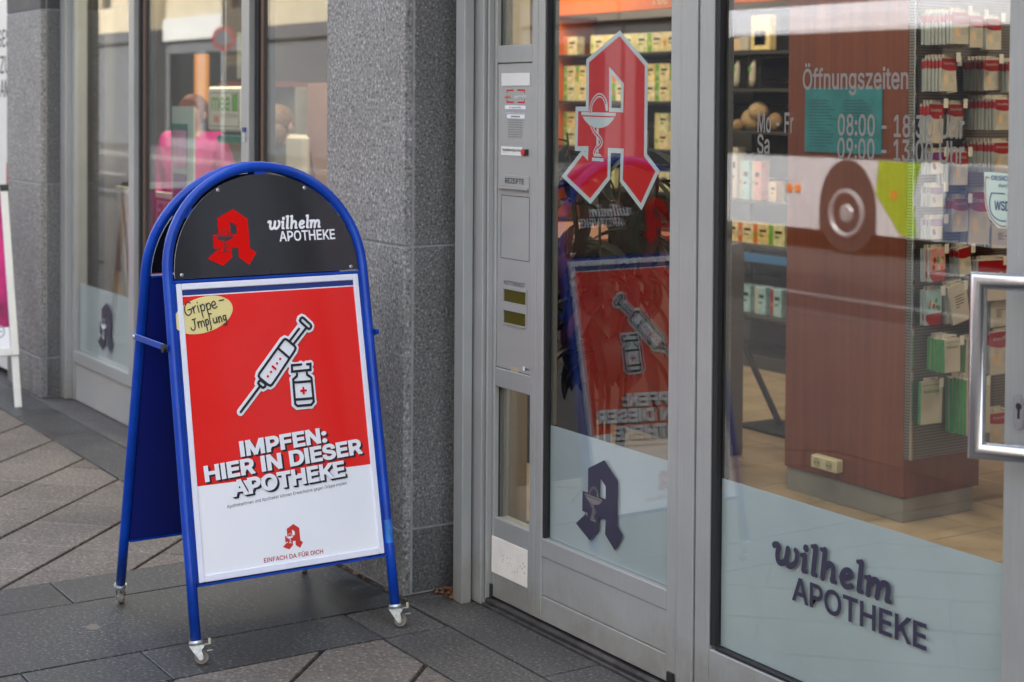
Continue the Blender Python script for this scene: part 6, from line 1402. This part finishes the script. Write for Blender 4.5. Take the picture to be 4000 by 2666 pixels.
    F = Flat(); F.add(text2d('Apothekerinnen und Apotheker können Erwachsene gegen Grippe impfen', 1.896, .4245, .0095, .402, .0, 0, 'LEFT', 3.2)); F.build('small_print', m_char, po, TP, .0006)
    emblem(po, TP, 2.098, .3165, .073, plain('brick red print', (.55, .03, .022), .4), m_white, off=.0006)
    F = Flat(); F.add(text2d('EINFACH DA FÜR DICH', 1.999, .2545, .0125, .197, .012)); F.build('slogan_foot', plain('deep red print', (.38, .014, .014), .4), po, TP, .0006)
    # yellow note clipped under the rail
    nt_ = Flat(); nt_.disc(1.8695, .9935, .0985, .0525, 40, R(13)); no = nt_.build('paper_note', m_yellow, sn, TP, .0022)
    hw = Flat(); pw = .0036
    def H(P, k=1): hw.stroke(catmull(P, 5) if len(P) > 2 else P, pw*k)
    g = lambda P, x, z, s: [(x+(a*math.cos(.15)-b*math.sin(.15))*s, z+(a*math.sin(.15)+b*math.cos(.15))*s) for a, b in P]
    s_ = .0255; X, Z_ = 1.811, .9935
    for P in ([(.95, 1.35), (.6, 1.5), (.15, 1.0), (.1, .35), (.4, .0), (.8, .2), (.85, .6), (.5, .62), (1.05, .66)],
              [(1.15, .85), (1.18, .1), (1.2, .6), (1.5, .9)], [(1.75, .85), (1.78, .1)], [(1.8, 1.2), (1.83, 1.26)],
              [(2.1, .85), (2.15, -.65), (2.13, .5), (2.4, .88), (2.62, .6), (2.45, .15), (2.15, .2)],
              [(2.85, .85), (2.9, -.65), (2.88, .5), (3.15, .88), (3.37, .6), (3.2, .15), (2.9, .2)],
              [(3.55, .45), (4.0, .55), (3.95, .9), (3.65, .85), (3.55, .4), (3.8, .1), (4.15, .25)], [(4.6, .85), (5.15, .85)]): H(g(P, X, Z_, s_))
    s_ = .0215; X, Z_ = 1.819, .9520
    for P in ([(.75, 1.25), (1.3, 1.3)], [(1.05, 1.28), (1.0, .3), (.8, -.15), (.45, -.1), (.35, .2)],
              [(1.5, .8), (1.52, .0), (1.55, .5), (1.8, .8), (1.95, .6), (1.95, .02), (1.98, .5), (2.2, .8), (2.38, .6), (2.4, .0)],
              [(2.65, .85), (2.7, -.75), (2.68, .5), (2.95, .85), (3.1, .55), (2.95, .15), (2.7, .15)],
              [(3.75, 1.45), (3.45, 1.5), (3.35, 1.0), (3.3, -.4), (3.1, -.65)],
              [(3.85, .8), (3.85, .25), (4.05, .1), (4.3, .3), (4.35, .8), (4.38, .1)],
              [(4.65, .8), (4.67, .05), (4.7, .5), (4.9, .82), (5.05, .6), (5.08, .05)],
              [(5.75, .75), (5.45, .8), (5.35, .4), (5.55, .15), (5.78, .5), (5.78, .75), (5.75, -.3), (5.5, -.55), (5.25, -.35)]): H(g(P, X, Z_, s_))
    hw.build('handwriting', m_pen, no, TP, .0032)

# faded patch on the right front tube, rust at the tube ends
m = MB(); p0, p1 = Vector(FP(YR, .255, 0)), Vector(FP(YR, .325, 0)); m.tube([p0, p0.lerp(p1, .5), p1], .0160, 18, caps=False); m.build('worn_paint', m_blueb, sn, smooth=True)
for yy in (YL, YR):
    for side in (1, -1):
        m = MB(); m.tube([FP(yy, .066, 0, side), FP(yy, .072, 0, side)], .0155, 16); m.build('tube_foot', m_rust, sn)
# spreader bars with bolts
for yy, s in ((YL, -1), (YR, 1)):
    yo = yy+s*.020
    a, b = Vector(FP(yy, .905, 0)), Vector(FP(yy, .905, 0, -1))
    m = MB(); m.bbox(b.x-.012, a.x+.012, yo-.0015, yo+.0015, .894, .914, .001); m.build('spreader_bar', m_blueb if False else m_blue, sn)
    m = MB(); m.cyl((a.x, yo+s*.0016, .904), (a.x, yo+s*.014, .904), .0125 if s < 0 else .008, seg=18); m.build('knob', m_plast if s < 0 else m_blue, sn)
    m = MB(); m.cyl((b.x, yo+s*.0016, .904), (b.x, yo+s*.006, .904), .007, .005, seg=12); m.build('bolt', m_zinc, sn)

# ---- castors
def castor(foot, lean_dir, phi):
    foot = Vector(foot); zax = Vector((-lean_dir*.218, 0, .976)).normalized()   # along the tube, upwards
    # local frame: stem top at foot; the wheel trails towards phi
    xax = Vector((math.cos(phi), math.sin(phi), 0)); xax = (xax-zax*xax.dot(zax)).normalized(); yax = zax.cross(xax)
    P = lambda x, y, z: tuple(foot+xax*x+yax*y+zax*z)
    T3 = lambda p: P(*p)
    m = MB(); m.cyl(P(0, 0, .002), P(0, 0, -.004), .019, .021, 20); m.cyl(P(0, 0, -.004), P(0, 0, -.011), .0215, .0195, 20)
    root = m.build('castor', m_wheel if False else m_zinc, sn)
    r = .0205; wc = Vector(P(.018, 0, 0)); wc.z = r+.0005
    # place the axle so that the tread touches the ground
    d = wc-foot; lx, lz = d.dot(xax), d.dot(zax)
    m = MB()
    for s in (-1, 1):
        y0, y1 = s*.0098, s*.0118
        pr = [(-.019, -.011), (.017, -.011), (.024, -.014), (.020, -.022), (.016, -.026), (lx+.006, lz+.006), (lx+.006, lz-.004), (lx, lz-.007), (lx-.006, lz-.005), (-.012, -.024)]
        n = len(pr); v = [P(a, y0, b) for a, b in pr]+[P(a, y1, b) for a, b in pr]
        m.add(v, [tuple(range(n)), tuple(range(n, 2*n))[::-1]]+[(i, (i+1) % n, n+(i+1) % n, n+i) for i in range(n)])
    m.box(-.018, .018, -.0097, .0097, -.0135, -.0112, 0, T3)
    m.cyl(P(lx, -.0145, lz), P(lx, .0145, lz), .0035, seg=10)
    m.build('fork', m_zinc, root)
    m = MB(); ax_ = yax
    rings = [(-.0082, r*.8), (-.0082, r*.93), (-.0055, r), (.0055, r), (.0082, r*.93), (.0082, r*.8), (.006, r*.62), (-.006, r*.62)]
    seg = 26; u = xax; w = zax; v = []
    for yv, rr_ in rings: v += [tuple(wc+yax*yv+(u*math.cos(2*math.pi*k/seg)+w*math.sin(2*math.pi*k/seg))*rr_) for k in range(seg)]
    f = []
    for i in range(len(rings)):
        j = (i+1) % len(rings); f += [(i*seg+k, i*seg+(k+1) % seg, j*seg+(k+1) % seg, j*seg+k) for k in range(seg)]
    m.add(v, f); m.cyl(wc-yax*.005, wc+yax*.005, r*.63, seg=20)
    smooth_by_angle(m.build('wheel', m_wheel, root), 30)
    m = MB(); m.bbox(.022, .044, -.009, .009, -.013, -.0105, .001, 0, T3); m.bbox(.036, .044, -.007, .007, -.0105, .004, .001, 0, T3); m.bbox(.030, .047, -.008, .008, -.032, -.029, .001, 0, T3)
    m.build('brake_pedal', plain('brass coloured steel %d' % int(foot.x*-1000+foot.y*77), (.42, .40, .32), .5, .7), root)
castor(FP(YL, .068, 0), 1, R(62)); castor(FP(YR, .068, 0), 1, R(50))
castor(FP(YL, .068, 0, -1), -1, R(150)); castor(FP(YR, .068, 0, -1), -1, R(160))
print('slabs', nsl, 'tiles', tn, 'objects', len(bpy.data.objects))
